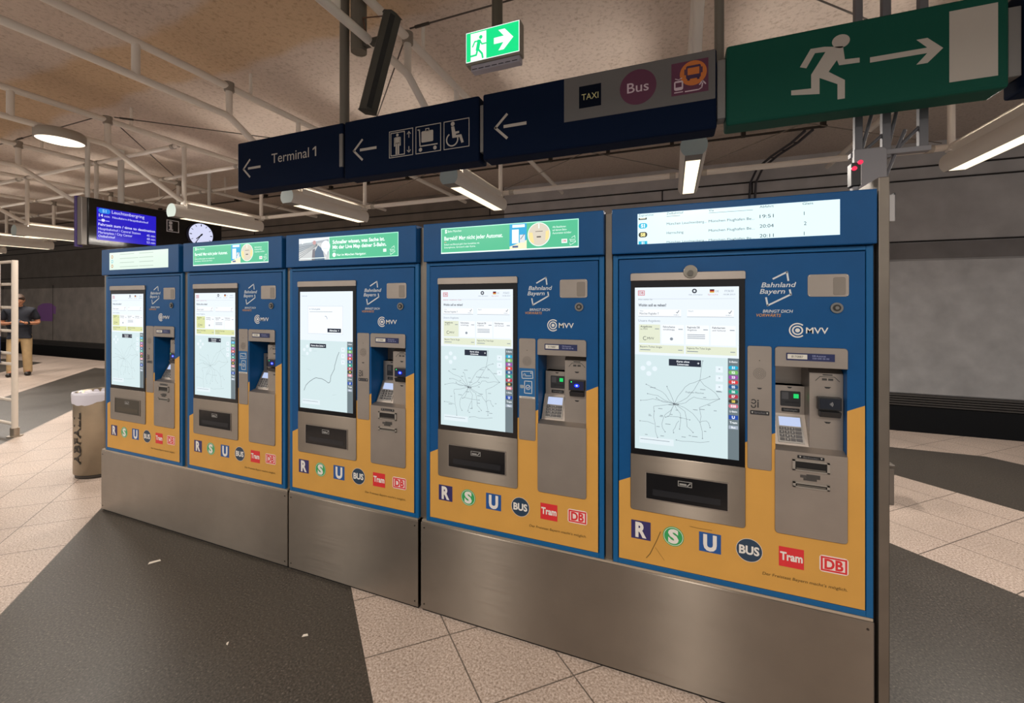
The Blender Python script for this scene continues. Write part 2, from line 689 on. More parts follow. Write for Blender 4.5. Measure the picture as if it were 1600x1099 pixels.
    # map
    if kind == 2:
        g.rect(.165, .285, 1.309, 1.332, navy, 2)
        g.text('Karte ohne Linien +', .225, 1.316, .009, white, 3, w=.10, al='C', bold=.02)
        pts = [(.120, 1.060), (.135, 1.09), (.165, 1.115), (.21, 1.138), (.255, 1.135), (.300, 1.115), (.315, 1.125), (.320, 1.155), (.345, 1.195), (.355, 1.235), (.378, 1.29)]
        out = [pts[0]]
        for a, b_ in zip(pts[:-1], pts[1:]):
            out.append(((a[0] + b_[0]) / 2 + rnd.uniform(-.003, .003), (a[1] + b_[1]) / 2 + rnd.uniform(-.003, .003)))
            out.append(b_)
        g.line(out, .0028, E('#7d8890', .7), 2)
        for k in range(5):
            a, b_ = rnd.uniform(.1, .4), rnd.uniform(1.0, 1.3)
            g.line([(a, b_), (a + .03, b_ + rnd.uniform(-.01, .01))], .001, E('#b9cfd3', .9), 2)
    else:
        g.rect(.222, .341, 1.310, 1.337, navy, 2)
        g.text('Karte ohne', .275, 1.325, .007, white, 3, al='C', bold=.02)
        g.text('Liniennetz', .275, 1.314, .007, white, 3, al='C', bold=.02)
        g.text('+', .331, 1.319, .010, white, 3, al='C', bold=.02)
        C = (.243, 1.157)
        faint = E('#98a5ad', .78) if kind >= 3 else E('#b3c3c6', .85)
        lw = .0013 if kind >= 3 else .0011
        arms = [[C, (.29, 1.185), (.337, 1.259), (.372, 1.275)], [C, (.275, 1.215), (.30, 1.242), (.337, 1.259), (.347, 1.335)],
                [(.337, 1.259), (.375, 1.225), (.406, 1.190), (.335, 1.15), (.337, 1.091), (.346, 1.029)],
                [C, (.21, 1.19), (.19, 1.205), (.135, 1.228)], [C, (.222, 1.21), (.215, 1.225)], [C, (.18, 1.185), (.14, 1.19)],
                [C, (.16, 1.17), (.113, 1.16)], [C, (.20, 1.16), (.175, 1.175)], [C, (.225, 1.11), (.21, 1.10)], [C, (.208, 1.11), (.195, 1.07), (.208, 1.04)],
                [C, (.265, 1.12), (.262, 1.057)], [C, (.282, 1.13), (.29, 1.07), (.312, 1.049)], [C, (.31, 1.125), (.337, 1.091), (.36, 1.10), (.373, 1.075)],
                [C, (.285, 1.165), (.315, 1.19), (.345, 1.185), (.406, 1.190)], [(.166, 1.12), (.17, 1.067), (.179, 1.013)], [(.26, 1.09), (.245, 1.06), (.24, 1.04)],
                [(.215, 1.105), (.30, 1.098)], [(.166, 1.067), (.11, 1.075)], [C, (.165, 1.14), (.166, 1.12)], [(.37, 1.02), (.30, 1.012), (.25, 1.012)]]
        for a in arms:
            out = [a[0]]
            for q_, b_ in zip(a[:-1], a[1:]):
                out.append(((q_[0] + b_[0]) / 2 + rnd.uniform(-.005, .005), (q_[1] + b_[1]) / 2 + rnd.uniform(-.005, .005)))
                out.append(b_)
            g.line(out, lw, faint, 2)
            g.disc(out[-1][0], out[-1][1], .0022, faint, 2, 8)
        if kind >= 3:
            g.text('Flughafen M\u00fcnchen', .285, 1.205, .006, ln, 2, w=.066)
            g.text('M\u00fcnchen', .238, 1.152, .008, dk, 3, w=.022, bold=.02)
            for k in range(26):
                a, b_ = rnd.uniform(.115, .40), rnd.uniform(1.02, 1.25)
                g.rect(a, a + rnd.uniform(.008, .022), b_, b_ + .0022, faint, 2)
    for (a, b_) in ((.145, 1.315), (.122, 1.294), (.168, 1.294), (.145, 1.273)):
        g.disc(a, b_, .010, E('#e6f2f8', 1.05), 2, 16)
    for z in (1.305, 1.27, 1.235):
        g.rect(.393, .418, z - .012, z + .012, E('#e6f2f8', 1.05), 2)
        g.text('\u00d7', .4055, z - .004, .010, grey, 3, al='C')
    g.rect(.108, .24, .985, 1.012, E('#e4f1f6', 1.02), 2)
    g.rect(.112, .225, 1.001, 1.003, grey, 3)
    # line legend
    g.rect(.435, .473, .960, 1.350, E('#7f8f96', .75), 2)
    g.text('S-Bahn', .454, 1.333, .007, white, 3, w=.028, al='C', bold=.01)
    cols = ['#18b4dc', '#7fc36a', '#a24fb0', '#e0393f', '#1b5f98', '#19a58a', '#c0354a', '#3a3a30', '#e0788c']
    for k, c in enumerate(cols):
        z = 1.314 - k * .0185
        g.rect(.4375, .4705, z - .0072, z + .0072, E(c, .95), 3, .007)
        g.text(('S1', 'S2', 'S3', 'S4', 'S5', 'S6', 'S7', 'S8', 'S20')[k], .454, z - .0042, .0085, E('#ffe76a', 1) if k == 7 else white, 4, al='C', bold=.03)
    g.text('U-Bahn', .454, 1.142, .007, white, 3, w=.026, al='C', bold=.01)
    g.rect(.438, .470, 1.115, 1.131, E('#1f4fb0', .95), 3)
    g.text('U', .454, 1.118, .010, white, 4, al='C', bold=.04)
    g.text('Tram', .454, 1.099, .008, white, 3, al='C', bold=.02)
    g.rect(.438, .470, 1.078, 1.091, E('#aab6c6', .95), 3)
    g.text('Bus', .454, 1.081, .007, white, 4, al='C', bold=.02)


def bayern_emblem(g, cx, cz, s, mat, lw):
    """two open chevrons around the slogan"""
    g.line([(cx - .012 * s, cz + .037 * s), (cx + .032 * s, cz + .061 * s), (cx + .036 * s, cz + .03 * s)], lw, mat)
    g.line([(cx + .041 * s, cz - .005 * s), (cx + .044 * s, cz - .022 * s), (cx - .030 * s, cz - .063 * s), (cx - .035 * s, cz - .034 * s)], lw, mat)


def header_picture(g, kind):
    u0, u1, v0, v1 = .102, .785, 1.804, 1.929
    white = E('#f2fbff', 1.15)
    green = E('#5fd6a4', .85)
    gw = E('#f0fff8', 1.15)
    if kind == 4:
        g.rect(u0, u1, v0, v1, E('#e2fbff', 1.12))
        ink = E('#2f4c58', .45)
        lt = E('#6f9aa6', .6)
        xs = (u0 + .004, u0 + .112, u0 + .265, u0 + .437, u0 + .572)
        for x, t, wd in zip(xs, ('Zugnummer', 'Zielbahnhof', 'Via', 'Abfahrt', 'Gleis'), (.06, .062, .017, .045, .032)):
            g.text(t, x, v1 - .011, .0085, lt if wd == .06 else ink, 1, w=wd)
        rows = (('S8', '', '', '', ''), ('S1', 'M\u00fcnchen Leuchtenberg...', 'M\u00fcnchen Flughafen Be...', '19:51', '1'),
                ('S8', 'Herrsching', 'M\u00fcnchen Flughafen Be...', '20:04', '2'), ('S1', 'M\u00fcnchen Leuchtenberg...', 'M\u00fcnchen Flughafen Be...', '20:11', '1'))
        for k, r in enumerate(rows):
            zi = v1 - .125 * (.145, .40, .69, .965)[k]
            zt = v1 - .125 * (.10, .345, .635, .925)[k]
            pill = E('#4a4a40', .6) if r[0] == 'S8' else E('#26c4ea', .95)
            if k == 0:
                g.rect(xs[0], xs[0] + .032, zi - .007, zi + .001, pill, 1)
                g.rect(xs[0] + .005, xs[0] + .027, zi - .003, zi + .001, E('#f4f0d8', 1), 2)
                g.rect(xs[1], xs[1] + .05, zi - .001, zi + .0005, ink, 1)
                g.rect(xs[2], xs[2] + .15, zi + .001, zi + .0025, lt, 1)
                continue
            if k == 3:
                g.rect(xs[0], xs[0] + .034, v0, zi + .008, pill, 1)
                g.text('S1', xs[0] + .017, v0 + .0005, .009, white, 2, al='C', bold=.04)
            else:
                g.rect(xs[0], xs[0] + .034, zi - .011, zi + .011, pill, 1, .0105)
                g.text(r[0], xs[0] + .017, zi - .0065, .013, E('#fff2a0', 1.1) if r[0] == 'S8' else white, 2, al='C', bold=.045)
            zz, hh = (zi - .003, .0095) if k < 3 else (v0 + .0005, .007)
            g.text(r[1], xs[1], zz, hh, ink, 1, w=.145 if k != 2 else .062)
            g.text(r[2], xs[2], zz, hh, ink, 1, w=.155)
            g.text(r[3], xs[3], zt - .006, .0125, ink, 1, w=.045)
            g.text(r[4], xs[4] + .004, zt - .005, .0125, ink, 1)
    elif kind == 0:
        g.rect(u0, u1, v0, v1, E('#dcefe2', 1.05))
        lt = E('#b9cbc0', .95)
        for k, c in enumerate(('#c9a77a', '#8ad4dc', '#c9a77a')):
            z = v1 - .030 - k * .034
            g.disc(u0 + .035, z, .013, E(c, .95), 1)
            g.disc(u0 + .035, z, .006, E('#f4f4e4', 1.05), 2)
        for k in range(4):
            z = v1 - .018 - k * .03
            g.rect(u0 + .13, u0 + .30 + .05 * (k % 2), z, z + .004, lt, 1)
            g.rect(u0 + .36, u0 + .52, z, z + .004, lt, 1)
    else:
        g.rect(u0, u1, v0, v1, green)
        g.frame(u0, u1, v0, v1, .004, E('#b4ffe0', 1.05), 1)
        if kind in (1, 3):
            g.rect(u0, u1, v0, v0 + .006, gw, 2)
            g.text('S', u0 + .022, v1 - .025, .016, gw, 2, bold=.05)
            g.text('Bahn M\u00fcnchen', u0 + .038, v1 - .022, .010, gw, 2, w=.075)
            g.text('Bargeld? Mag nicht jeder Automat.', u0 + .018, v1 - .060, .018, gw, 2, w=.31, bold=.02)
            g.rect(u0 + .018, u0 + .03, v1 - .0705, v1 - .068, E('#ffb090', 1), 2)
            g.text('Einfach mal Bimmel gibt\u2019s hier kontaktlos mit', u0 + .018, v1 - .085, .0085, gw, 2, w=.19)
            g.text('Smartphone, Girocard oder Karte.', u0 + .018, v1 - .099, .0085, gw, 2, w=.17)
            # picture of a machine
            a = u0 + .362
            g.rect(a, a + .083, v0 + .018, v1 - .004, E('#2fb4e8', .95), 2)
            g.poly([(a, v0 + .018), (a + .083, v0 + .045), (a + .083, v0 + .006), (a, v0 + .006)], E('#fff3cc', 1.05), 3)
            g.rect(a + .014, a + .074, v1 - .021, v1 - .008, gw, 4)
            g.rect(a + .012, a + .045, v0 + .032, v1 - .030, gw, 4)
            g.rect(a + .05, a + .075, v0 + .034, v1 - .055, E('#e8eef2', 1), 4)
            g.rect(a + .014, a + .042, v0 + .012, v0 + .021, E('#4f6fa8', .8), 5)
            g.line([(a + .054, v0 + .05), (a + .064, v0 + .062), (a + .072, v0 + .072)], .003, E('#6f7f8f', .8), 5)
            cx, cz = u0 + .503, (v0 + v1) / 2 + .004
            g.disc(cx, cz, .053, gw, 4)
            g.disc(cx, cz, .050, E('#e6dcc8', .98), 5)
            g.poly([(cx - .049, cz + .01), (cx - .03, cz + .01), (cx - .022, cz - .04), (cx - .04, cz - .03)], E('#ffe9a0', 1), 6)
            g.poly([(cx + .032, cz + .012), (cx + .047, cz + .016), (cx + .046, cz - .02), (cx + .03, cz - .03)], E('#ffe9a0', 1), 6)
            g.rect(cx - .016, cx + .018, cz + .012, cz + .015, E('#9a8f84', .7), 6)
            g.rect(cx - .010, cx + .010, cz - .014, cz - .008, E('#7d756c', .6), 6)
            g.line([(cx, cz + .046), (cx, cz + .028)], .004, gw, 6)
            for k, t in enumerate(('Alle Bezahlarten', 'auf deinem Bahn-', 'Automaten sichtbar')):
                g.text(t, u0 + .566, v1 - .034 - k * .0135, .0085, gw, 2, w=(.06, .065, .085)[k])
            g.rect(u0 + .607, u0 + .632, v0 + .022, v0 + .040, gw, 2)
            g.text('DB', u0 + .6195, v0 + .027, .009, E('#d8707a', 1), 3, al='C', bold=.03)
            bayern_emblem(g, u0 + .655, v0 + .032, .32, gw, .0025)
            g.text('Bahnland', u0 + .655, v0 + .033, .006, gw, 2, w=.026, al='C', shear=.2)
            g.text('Bayern', u0 + .655, v0 + .026, .006, gw, 2, w=.02, al='C', shear=.2)
        else:
            b = u0 + .222
            g.rect(u0, b, v0, v1, E('#b9c3cb', .9), 2)
            g.poly([(u0, v0), (u0, v0 + .045), (b - .08, v1 - .03), (b - .02, v1 - .03), (b, v0)], E('#d9dcdc', .95), 3)
            g.poly([(u0, v1 - .03), (b, v1 - .012), (b, v1), (u0, v1)], E('#e9eef2', 1.05), 3)
            for k in range(6):
                g.line([(u0, v0 + .012 + .013 * k), (b - .085, v1 - .045 + .002 * k)], .0022, E('#8e979d', .7), 4)
            g.poly([(b - .105, v0), (b - .1, v0 + .05), (b - .078, v0 + .082), (b - .045, v0 + .06), (b - .03, v0)], E('#6d8aa8', .7), 4)
            g.poly([(b - .125, v0), (b - .118, v0 + .06), (b - .1, v0 + .065), (b - .1, v0)], E('#8d8a92', .8), 4)
            g.disc(b - .105, v0 + .098, .012, E('#d8a8a8', .9), 5)
            g.rect(u0 + .01, b - .02, v0 + .009, v0 + .013, gw, 5)
            g.text('S', u0 + .022, v1 - .030, .016, gw, 5, bold=.05)
            g.text('Bahn M\u00fcnchen', u0 + .036, v1 - .026, .009, gw, 5, w=.06)
            cx, cz = b - .022, v1 - .052
            g.disc(cx, cz, .032, white, 6)
            g.poly([(cx - .012, cz - .028), (cx + .014, cz - .028), (cx + .004, cz - .048)], white, 6)
            g.rect(cx - .02, cx + .022, cz - .012, cz - .0105, E('#b8d4cc', .9), 7)
            g.rect(b + .0, b + .004, v0, v1, gw, 6)
            g.text('Schneller wissen, was Sache ist.', b + .026, v1 - .040, .0185, gw, 2, w=.35, bold=.03)
            g.text('Mit der Live Map deiner S-Bahn.', b + .026, v1 - .068, .0185, gw, 2, w=.36, bold=.03)
            g.rect(b + .026, b + .048, v1 - .0815, v1 - .079, gw, 2)
            g.disc(b + .037, v0 + .024, .012, gw, 2)
            g.text('Nur im M\u00fcnchen Navigator.', b + .056, v0 + .017, .012, gw, 2, w=.20, bold=.015)
            g.rect(u1 - .095, u1 - .075, v0 + .026, v0 + .042, gw, 2)
            bayern_emblem(g, u1 - .038, v0 + .032, .36, gw, .0028)
            g.text('Bahnland', u1 - .038, v0 + .033, .007, gw, 2, w=.03, al='C', shear=.2)
            g.text('Bayern', u1 - .038, v0 + .025, .007, gw, 2, w=.023, al='C', shear=.2)


MLABELS = ['blue and yellow ticket machine beside the steel bin, white list on its top display',
           'second ticket machine from the steel bin, green advert above and plain lower steel panel',
           'middle ticket machine of the five with a pop-up box on its touch screen',
           'ticket machine with blue card-and-phone sticker between the middle and the nearest machine',
           'nearest ticket machine with departure times on its top display']


def machine(k):
    x0 = X0S[k]
    T = thing('ticket_machine', MLABELS[k], 'ticket machine', (x0, 0, ZB), 'ticket machines in the row')
    off = (0, 0, ZB)

    def mk():
        return MB(off)
    B = mk()
    # cabinet shell without its front, and the front frame
    d = .46
    B.add([(0, .02, ZB), (MW, .02, ZB), (MW, d, ZB), (0, d, ZB), (0, .02, 1.765), (MW, .02, 1.765), (MW, d, 1.765), (0, d, 1.765)],
          [(0, 3, 2, 1), (4, 5, 6, 7), (1, 2, 6, 5), (2, 3, 7, 6), (3, 0, 4, 7)], BLUE_FR)
    for a in ((0, .021, .0, .03, ZB, 1.765), (.868, MW, .0, .03, ZB, 1.765), (.021, .868, .0, .03, ZB, .483), (.021, .868, .0, .03, 1.749, 1.765)):
        B.box(*a, BLUE_FR)
    B.build('cabinet', T, .0015, 1)
    # door, split along the slanted colour edge, with the opening for the payment bay
    D = mk()
    xs = [.025, .594, .813, .864]
    zs = [.487, 1.018, 1.328, 1.745]

    def zl(x):
        return .800 + .467 * x

    def clip(poly, above):
        out = []
        n = len(poly)
        for i in range(n):
            a, b_ = poly[i], poly[(i + 1) % n]
            fa, fb = a[1] - zl(a[0]), b_[1] - zl(b_[0])
            if not above:
                fa, fb = -fa, -fb
            if fa >= 0:
                out.append(a)
            if fa * fb < 0:
                t = fa / (fa - fb)
                out.append((a[0] + (b_[0] - a[0]) * t, a[1] + (b_[1] - a[1]) * t))
        return out
    for i in range(3):
        for j in range(3):
            if i == 1 and j == 1:
                continue
            pl = [(xs[i], zs[j]), (xs[i + 1], zs[j]), (xs[i + 1], zs[j + 1]), (xs[i], zs[j + 1])]
            for ab, mt in ((True, BLUE), (False, YEL)):
                q = clip(pl, ab)
                if len(q) >= 3:
                    D.add([(x, -.003, z) for x, z in q], [tuple(range(len(q)))], mt)
    for a in (((xs[0], zs[0]), (xs[3], zs[0])), ((xs[3], zs[0]), (xs[3], zs[3])), ((xs[3], zs[3]), (xs[0], zs[3])), ((xs[0], zs[3]), (xs[0], zs[0]))):
        D.add([(a[0][0], -.003, a[0][1]), (a[1][0], -.003, a[1][1]), (a[1][0], .02, a[1][1]), (a[0][0], .02, a[0][1])], [(0, 1, 2, 3)], BLUE_FR)
    D.build('door', T)
    # header
    H_ = mk()
    H_.box(-.002, MW + .002, -.025, d, 1.768, 1.957, BLUE)
    H_.build('header_box', T, .004, 2)
    S_ = mk()
    header_picture(G(S_, (0, -.0255, 0), step=.0003), k)
    S_.build('header_display', T)
    # screen surround
    S_ = mk()
    S_.prism_xz(rr(.072, .4955, .703, .935, .012, which='ab'), -.008, 0, STEEL)
    S_.build('tray_panel', T, .0015, 1)
    S_ = mk()
    S_.prism_xz(rr(.072, .4955, 1.655, 1.687, .008, which='cd'), -.012, 0, STEEL_DK)
    S_.build('screen_hood', T, .0015, 1)
    S_ = mk()
    S_.box(.0735, .494, -.007, 0, .9352, 1.6548, BLACK)
    S_.build('screen_bezel', T, .001, 1)
    S_ = mk()
    ui_screen(G(S_, (0, -.0074, 0), step=.0002, base=.0004), .0, k)
    S_.build('touch_screen', T)
    # ticket tray: dark recess with flap and pictogram
    S_ = mk()
    tray = P('#3a352c', .35) if k == 0 else P('#0c0d11', .18)
    S_.box(.135, .434, -.0085, -.0078, .760, .865, tray)
    for a in ((.131, .438, .865, .868), (.131, .438, .757, .760), (.131, .135, .760, .865), (.434, .438, .760, .865)):
        S_.box(a[0], a[1], -.0105, -.0078, a[2], a[3], STEEL_DK)
    S_.box(.16, .41, -.0092, -.0084, .775, .800, P('#1b1d22', .25) if k else P('#443d31', .4))
    g = G(S_, (0, -.0088, 0))
    ic = P('#8d8c8a', .5)
    g.frame(.256, .308, .828, .850, .0025, ic)
    g.rect(.262, .288, .833, .8405, ic)
    g.line([(.291, .833), (.302, .844)], .0045, ic)
    S_.build('ticket_tray', T)
    # intercom strip
    S_ = mk()
    S_.prism_xz(rr(.502, .582, .934, 1.401, .008), -.006, 0, STEEL_DK)
    ip = S_.build('intercom_panel', T, .001, 1)
    S_ = mk()
    g = G(S_, (0, -.0062, 0))
    dk = P('#3b3836', .6)
    for r, n in ((.005, 6), (.010, 12), (.015, 18), (.020, 24)):
        for i in range(n):
            t = 2 * PI * i / n
            g.disc(.542 + r * math.cos(t), 1.297 + r * math.sin(t), .0013, dk, 0, 6)
    g.disc(.542, 1.346, .0018, P('#151515', .4), 0, 8)
    S_.build('speaker_holes', ip)
    S_ = mk()
    g = G(S_, (0, -.0062, 0))
    if k in (1, 3):
        sb = P('#1b5f95', .45)
        lw = P('#cfd3d6', .5)
        g.rect(.504, .580, 1.135, 1.264, sb)
        g.rect(.504, .580, 1.126, 1.135, P('#c9c5bf', .5))
        g.text('Kontaktlos', .542, 1.128, .005, P('#444444', .5), 2, w=.05, al='C')

        def rot(pts, cx, cz, a):
            return [(cx + x * math.cos(a) - z * math.sin(a), cz + x * math.sin(a) + z * math.cos(a)) for x, z in pts]
        q = rot([(-.026, -.016), (.026, -.016), (.026, .016), (-.026, .016), (-.026, -.016)], .543, 1.234, .06)
        g.line(q, .003, lw, 1)
        g.line(rot([(-.017, -.005), (.018, -.005)], .543, 1.234, .06), .0025, lw, 1)
        g.ring(.530, 1.233, .004, .0062, lw, 1)
        g.disc(.561, 1.243, .003, lw, 1, 10)
        g.line([(.530, 1.150), (.565, 1.150), (.565, 1.205), (.530, 1.205), (.530, 1.150)], .003, lw, 1)
        g.ring(.547, 1.177, .009, .0115, lw, 1)
        g.line([(.542, 1.177), (.546, 1.172), (.553, 1.182)], .0022, lw, 1)
        g.poly([(.508, 1.172), (.520, 1.170), (.530, 1.176), (.530, 1.184), (.518, 1.187), (.508, 1.186)], P('#8f9aa3', .5), 1)
        S_.build('contactless_sticker', ip)
    else:
        bk = P('#26262a', .5)
        g.poly([(.533, 1.243), (.551, 1.243), (.546, 1.238), (.538, 1.238)], bk)
        g.ring(.522, 1.190, .0055, .009, bk, 0, -160, 150)
        g.ring(.522, 1.174, .005, .0085, bk, 0, 160, 400)
        g.rect(.535, .539, 1.168, 1.190, bk)
        g.disc(.537, 1.195, .0028, bk, 0, 10)
        S_.build('call_pictogram', ip)
        S_ = mk()
        g = G(S_, (0, -.0062, 0))
        g.rect(.511, .574, 1.141, 1.157, bk, 0, .003)
        lw = P('#b8b6b2', .5)
        g.poly([(.515, 1.152), (.521, 1.152), (.518, 1.145)], lw, 1)
        g.poly([(.564, 1.152), (.570, 1.152), (.567, 1.145)], lw, 1)
        g.text('Sprechen', .5425, 1.146, .007, P('#6f7076', .5), 1, w=.036, al='C')
        S_.build('call_lettering', ip)
    # payment fascia
    S_ = mk()
    S_.prism_xz(rr(.592, .814, 1.328, 1.402, .012, which='cd'), -.010, .004, STEEL_DK)
    S_.build('payment_hood', T, .0015, 1)
    S_ = mk()
    S_.prism_xz(rr(.592, .814, .708, 1.018, .012, which='ab'), -.008, .004, STEEL_DK)
    pf = S_.build('payment_fascia', T, .0015, 1)
    S_ = mk()
    g = G(S_, (0, -.0105, 0))
    g.rect(.627, .775, 1.353, 1.380, P('#1c2552', .4))
    g.rect(.631, .692, 1.3585, 1.3755, P('#cfccc2', .5), 1)
    g.text('8170887', .6615, 1.363, .008, P('#3a3a3a', .5), 2, w=.036, al='C')
    g.text('DB Automat', .708, 1.3685, .006, P('#9aa0c8', .5), 1, w=.04)
    g.text('030 000 00 00', .708, 1.3600, .005, P('#9aa0c8', .5), 1, w=.05)
    S_.build('number_plate', pf)
    # payment bay
    R_ = mk()
    wb = BLUE
    hx0, hx1 = .594, .813
    R_.add([(hx0, -.003, 1.018), (hx0, .135, 1.018), (hx0, .135, 1.328), (hx0, -.003, 1.328)], [(0, 1, 2, 3)], wb)
    R_.add([(hx1, -.003, 1.018), (hx1, .135, 1.018), (hx1, .135, 1.328), (hx1, -.003, 1.328)], [(3, 2, 1, 0)], wb)
    R_.add([(hx0, .135, 1.018), (hx1, .135, 1.018), (hx1, .135, 1.328), (hx0, .135, 1.328)], [(0, 1, 2, 3)], STEEL_DK)
    R_.add([(hx0, -.003, 1.328), (hx0, .135, 1.328), (hx1, .135, 1.328), (hx1, -.003, 1.328)], [(0, 1, 2, 3)], STEEL_DK)
    R_.add([(hx0, -.008, 1.018), (hx1, -.008, 1.018), (hx1, .03, 1.028), (hx0, .03, 1.028)], [(0, 1, 2, 3)], STEEL_DK)
    R_.prism_yz([(.03, 1.018), (.135, 1.018), (.135, 1.134), (.085, 1.134), (.03, 1.028)][::-1], .6, .7085, STEEL_DK)
    bay = R_.build('payment_bay', T)
    # coin unit
    R_ = mk()
    R_.box(.604, .708, .085, .134, 1.134, 1.243, STEEL_DK)
    g = G(R_, (0, .085, 0))
    bk = P('#1c1d20', .35)
    g.poly([(.650, 1.2385), (.668, 1.2385), (.663, 1.233), (.655, 1.233)], bk)
    g.rect(.628, .695, 1.163, 1.222, P('#2b2c2f', .4), 0, .004)
    g.rect(.633, .655, 1.19, 1.217, P('#4d4d50', .3), 1)
    g.rect(.645, .690, 1.176, 1.182, bk, 1)
    g.rect(.632, .692, 1.141, 1.156, bk, 0, .003)
    g.text('Geldr\u00fcckgabe', .662, 1.146, .006, P('#8a8a8a', .5), 1, w=.045, al='C')
    R_.build('coin_unit', bay)
    R_ = mk()
    R_.box(.672, .688, .081, .086, 1.196, 1.212, E('#16c864', 1.2) if k != 1 else E('#0c7a3e', .5))
    R_.build('coin_light', bay)
    # keypad lies on the sloping console
    pb, pt = Vector((0, .034, 1.034)), Vector((0, .082, 1.127))
    V_ = (pt - pb).normalized()
    Nn = Vector((0, -V_.z, V_.y))
    R_ = mk()
    g = G(R_, pb, (1, 0, 0), V_, Nn, base=0, step=.0005)
    L_ = (pt - pb).length

    def slab(u0, u1, v0, v1, h, mt):
        p = [pb + Vector((u, 0, 0)) + V_ * v + Nn * t for t in (0, h) for u, v in ((u0, v0), (u1, v0), (u1, v1), (u0, v1))]
        R_.add(p, [(4, 5, 6, 7), (0, 1, 5, 4), (1, 2, 6, 5), (2, 3, 7, 6), (3, 0, 4, 7)], mt)
    slab(.612, .696, .002, L_ - .002, .004, P('#8f8b86', .4, .4))
    kd = P('#4a484a', .45)
    kt = P('#c9c7c2', .5)
    for i in range(4):
        for j in range(4):
            u = .618 + i * .0175
            v = .008 + j * .0135
            slab(u, u + (.0145 if i < 3 else .019), v, v + .0105, .007, kd)
            if i < 3 and (j or i == 1):
                g.text(str((3 - j) * 3 + i + 1) if j else '0', u + .007, v + .003, .005, kt, 15, al='C', bold=.02)
    R_.build('keypad', bay)
    R_ = mk()
    slab(.620, .690, .064, .098, .005, E('#c3d2f6', .95))
    R_.build('keypad_display', bay)
    # card reader tower
    R_ = mk()
    R_.prism_yz([(.030, 1.018), (.135, 1.018), (.135, 1.326), (.050, 1.322), (.030, 1.305)][::-1], .709, .8125, STEEL_DK)
    g = G(R_, (0, .030, 0))
    gd = P('#3a3937', .5)
    g.line([(.728, 1.277), (.742, 1.293), (.786, 1.293), (.801, 1.277)], .0022, gd)
    g.rect(.748, .763, 1.279, 1.287, gd)
    g.rect(.767, .782, 1.279, 1.287, gd)
    for z in (1.256, 1.128):
        g.poly([(.754, z), (.776, z), (.770, z - .006), (.760, z - .006)], bk)
    g.rect(.750, .780, 1.298, 1.3015, bk)
    R_.build('card_tower', bay, .001, 1)
    R_ = mk()
    R_.box(.731, .803, .012, .031, 1.174, 1.221, bk)
    R_.prism_yz([(.002, 1.170), (.031, 1.170), (.031, 1.148), (.012, 1.148)], .736, .800, bk)
    cr_ = R_.build('card_reader', bay, .002, 2)
    R_ = mk()
    R_.box(.737, .798, .0112, .0122, 1.179, 1.215, P('#0d1220', .15) if k == 4 else P('#0a1240', .15))
    g = G(R_, (0, .0110, 0))
    if k == 4:
        for i in range(3):
            g.ring(.764, 1.197, .003 + i * .004, .0045 + i * .004, P('#a8a8aa', .5), 0, -40, 40, 8)
    else:
        g.disc(.768, 1.197, .012, E('#1030ff', 1.6), 0, 20, .008)
        g.disc(.768, 1.197, .005, E('#a8c0ff', 1.6), 1, 12, .004)
        g.disc(.744, 1.2125, .003, E('#30ff80', 1.2), 0, 8)
    R_.build('reader_display', cr_)
    # slots in the lower fascia
    if k in (0, 2, 4):
        S_ = mk()
        g = G(S_, (0, -.0085, 0))
        g.rect(.662, .745, .995, 1.007, bk, 0, .003)
        for a in (.668, .733):
            g.poly([(a, 1.0045), (a + .006, 1.0045), (a + .003, .998)], P('#b8b6b2', .5), 1)
        g.text('Banknoten', .7035, .998, .006, P('#77777a', .5), 1, w=.045, al='C')
        for (a, b_, c, e) in ((.647, .760, .951, .989), (.648, .760, .890, .908)):
            for q in ((a, b_, c, c + .004), (a, b_, e - .004, e), (a, a + .008, c, e), (b_ - .008, b_, c, e)):
                S_.box(q[0], q[1], -.013, -.008, q[2], q[3], P('#a8a39c', .35, .6))
            S_.box(a + .008, b_ - .008, -.0088, -.0082, c + .004, e - .004, P('#0b0b0c', .4))
            S_.box(a + .012, b_ - .012, -.012, -.0085, c + .005, c + .010, P('#6d6963', .4, .6))
        if k == 0:
            g.poly([(.650, .982), (.668, .976), (.74, .976), (.758, .984), (.758, .958), (.74, .966), (.668, .966), (.650, .960)], P('#1d1a17', .5), 2)
        g.rect(.690, .732, .925, .940, P('#3a3836', .5), 0)
        g.rect(.671, .690, .926, .936, P('#44413f', .5), 0)
        g.rect(.681, .722, .917, .925, P('#3a3836', .5), 0)
        S_.build('note_slots', pf)
    # cover plate, lock
    S_ = mk()
    S_.prism_xz(rr(.695, .818, 1.586, 1.667, .010), -.005, 0, STEEL_DK)
    S_.prism_xz(rr(.772, .808, 1.592, 1.655, .006), -.0062, -.005, brushed('flap_steel', '#8b837b', .4, .3, .8, .1))
    for a, b_ in ((.700, 1.662), (.813, 1.662), (.700, 1.591), (.813, 1.591)):
        S_.tube((a, -.0065, b_), (a, -.004, b_), .002, P('#d8d4cc', .3, 1), 8)
    S_.build('cover_plate', T, .001, 1)
    S_ = mk()
    lk = P('#8d8a86', .3, 1)
    S_.tube((.782, -.008, 1.546), (.782, -.002, 1.546), .019, lk, 24)
    S_.tube((.782, -.010, 1.546), (.782, -.007, 1.546), .012, P('#3c3a38', .4, .6), 20)
    S_.tube((.782, -.012, 1.546), (.782, -.009, 1.546), .006, lk, 16)
    S_.build('lock', T)
    # printed emblems on the door
    pw = P('#c4ccd2', .5)
    S_ = mk()
    g = G(S_, (0, -.003, 0))
    bayern_emblem(g, .599, 1.617, 1.0, pw, .006)
    g.text('Bahnland', .548, 1.6225, .0175, pw, 0, w=.112, bold=.012, shear=.22)
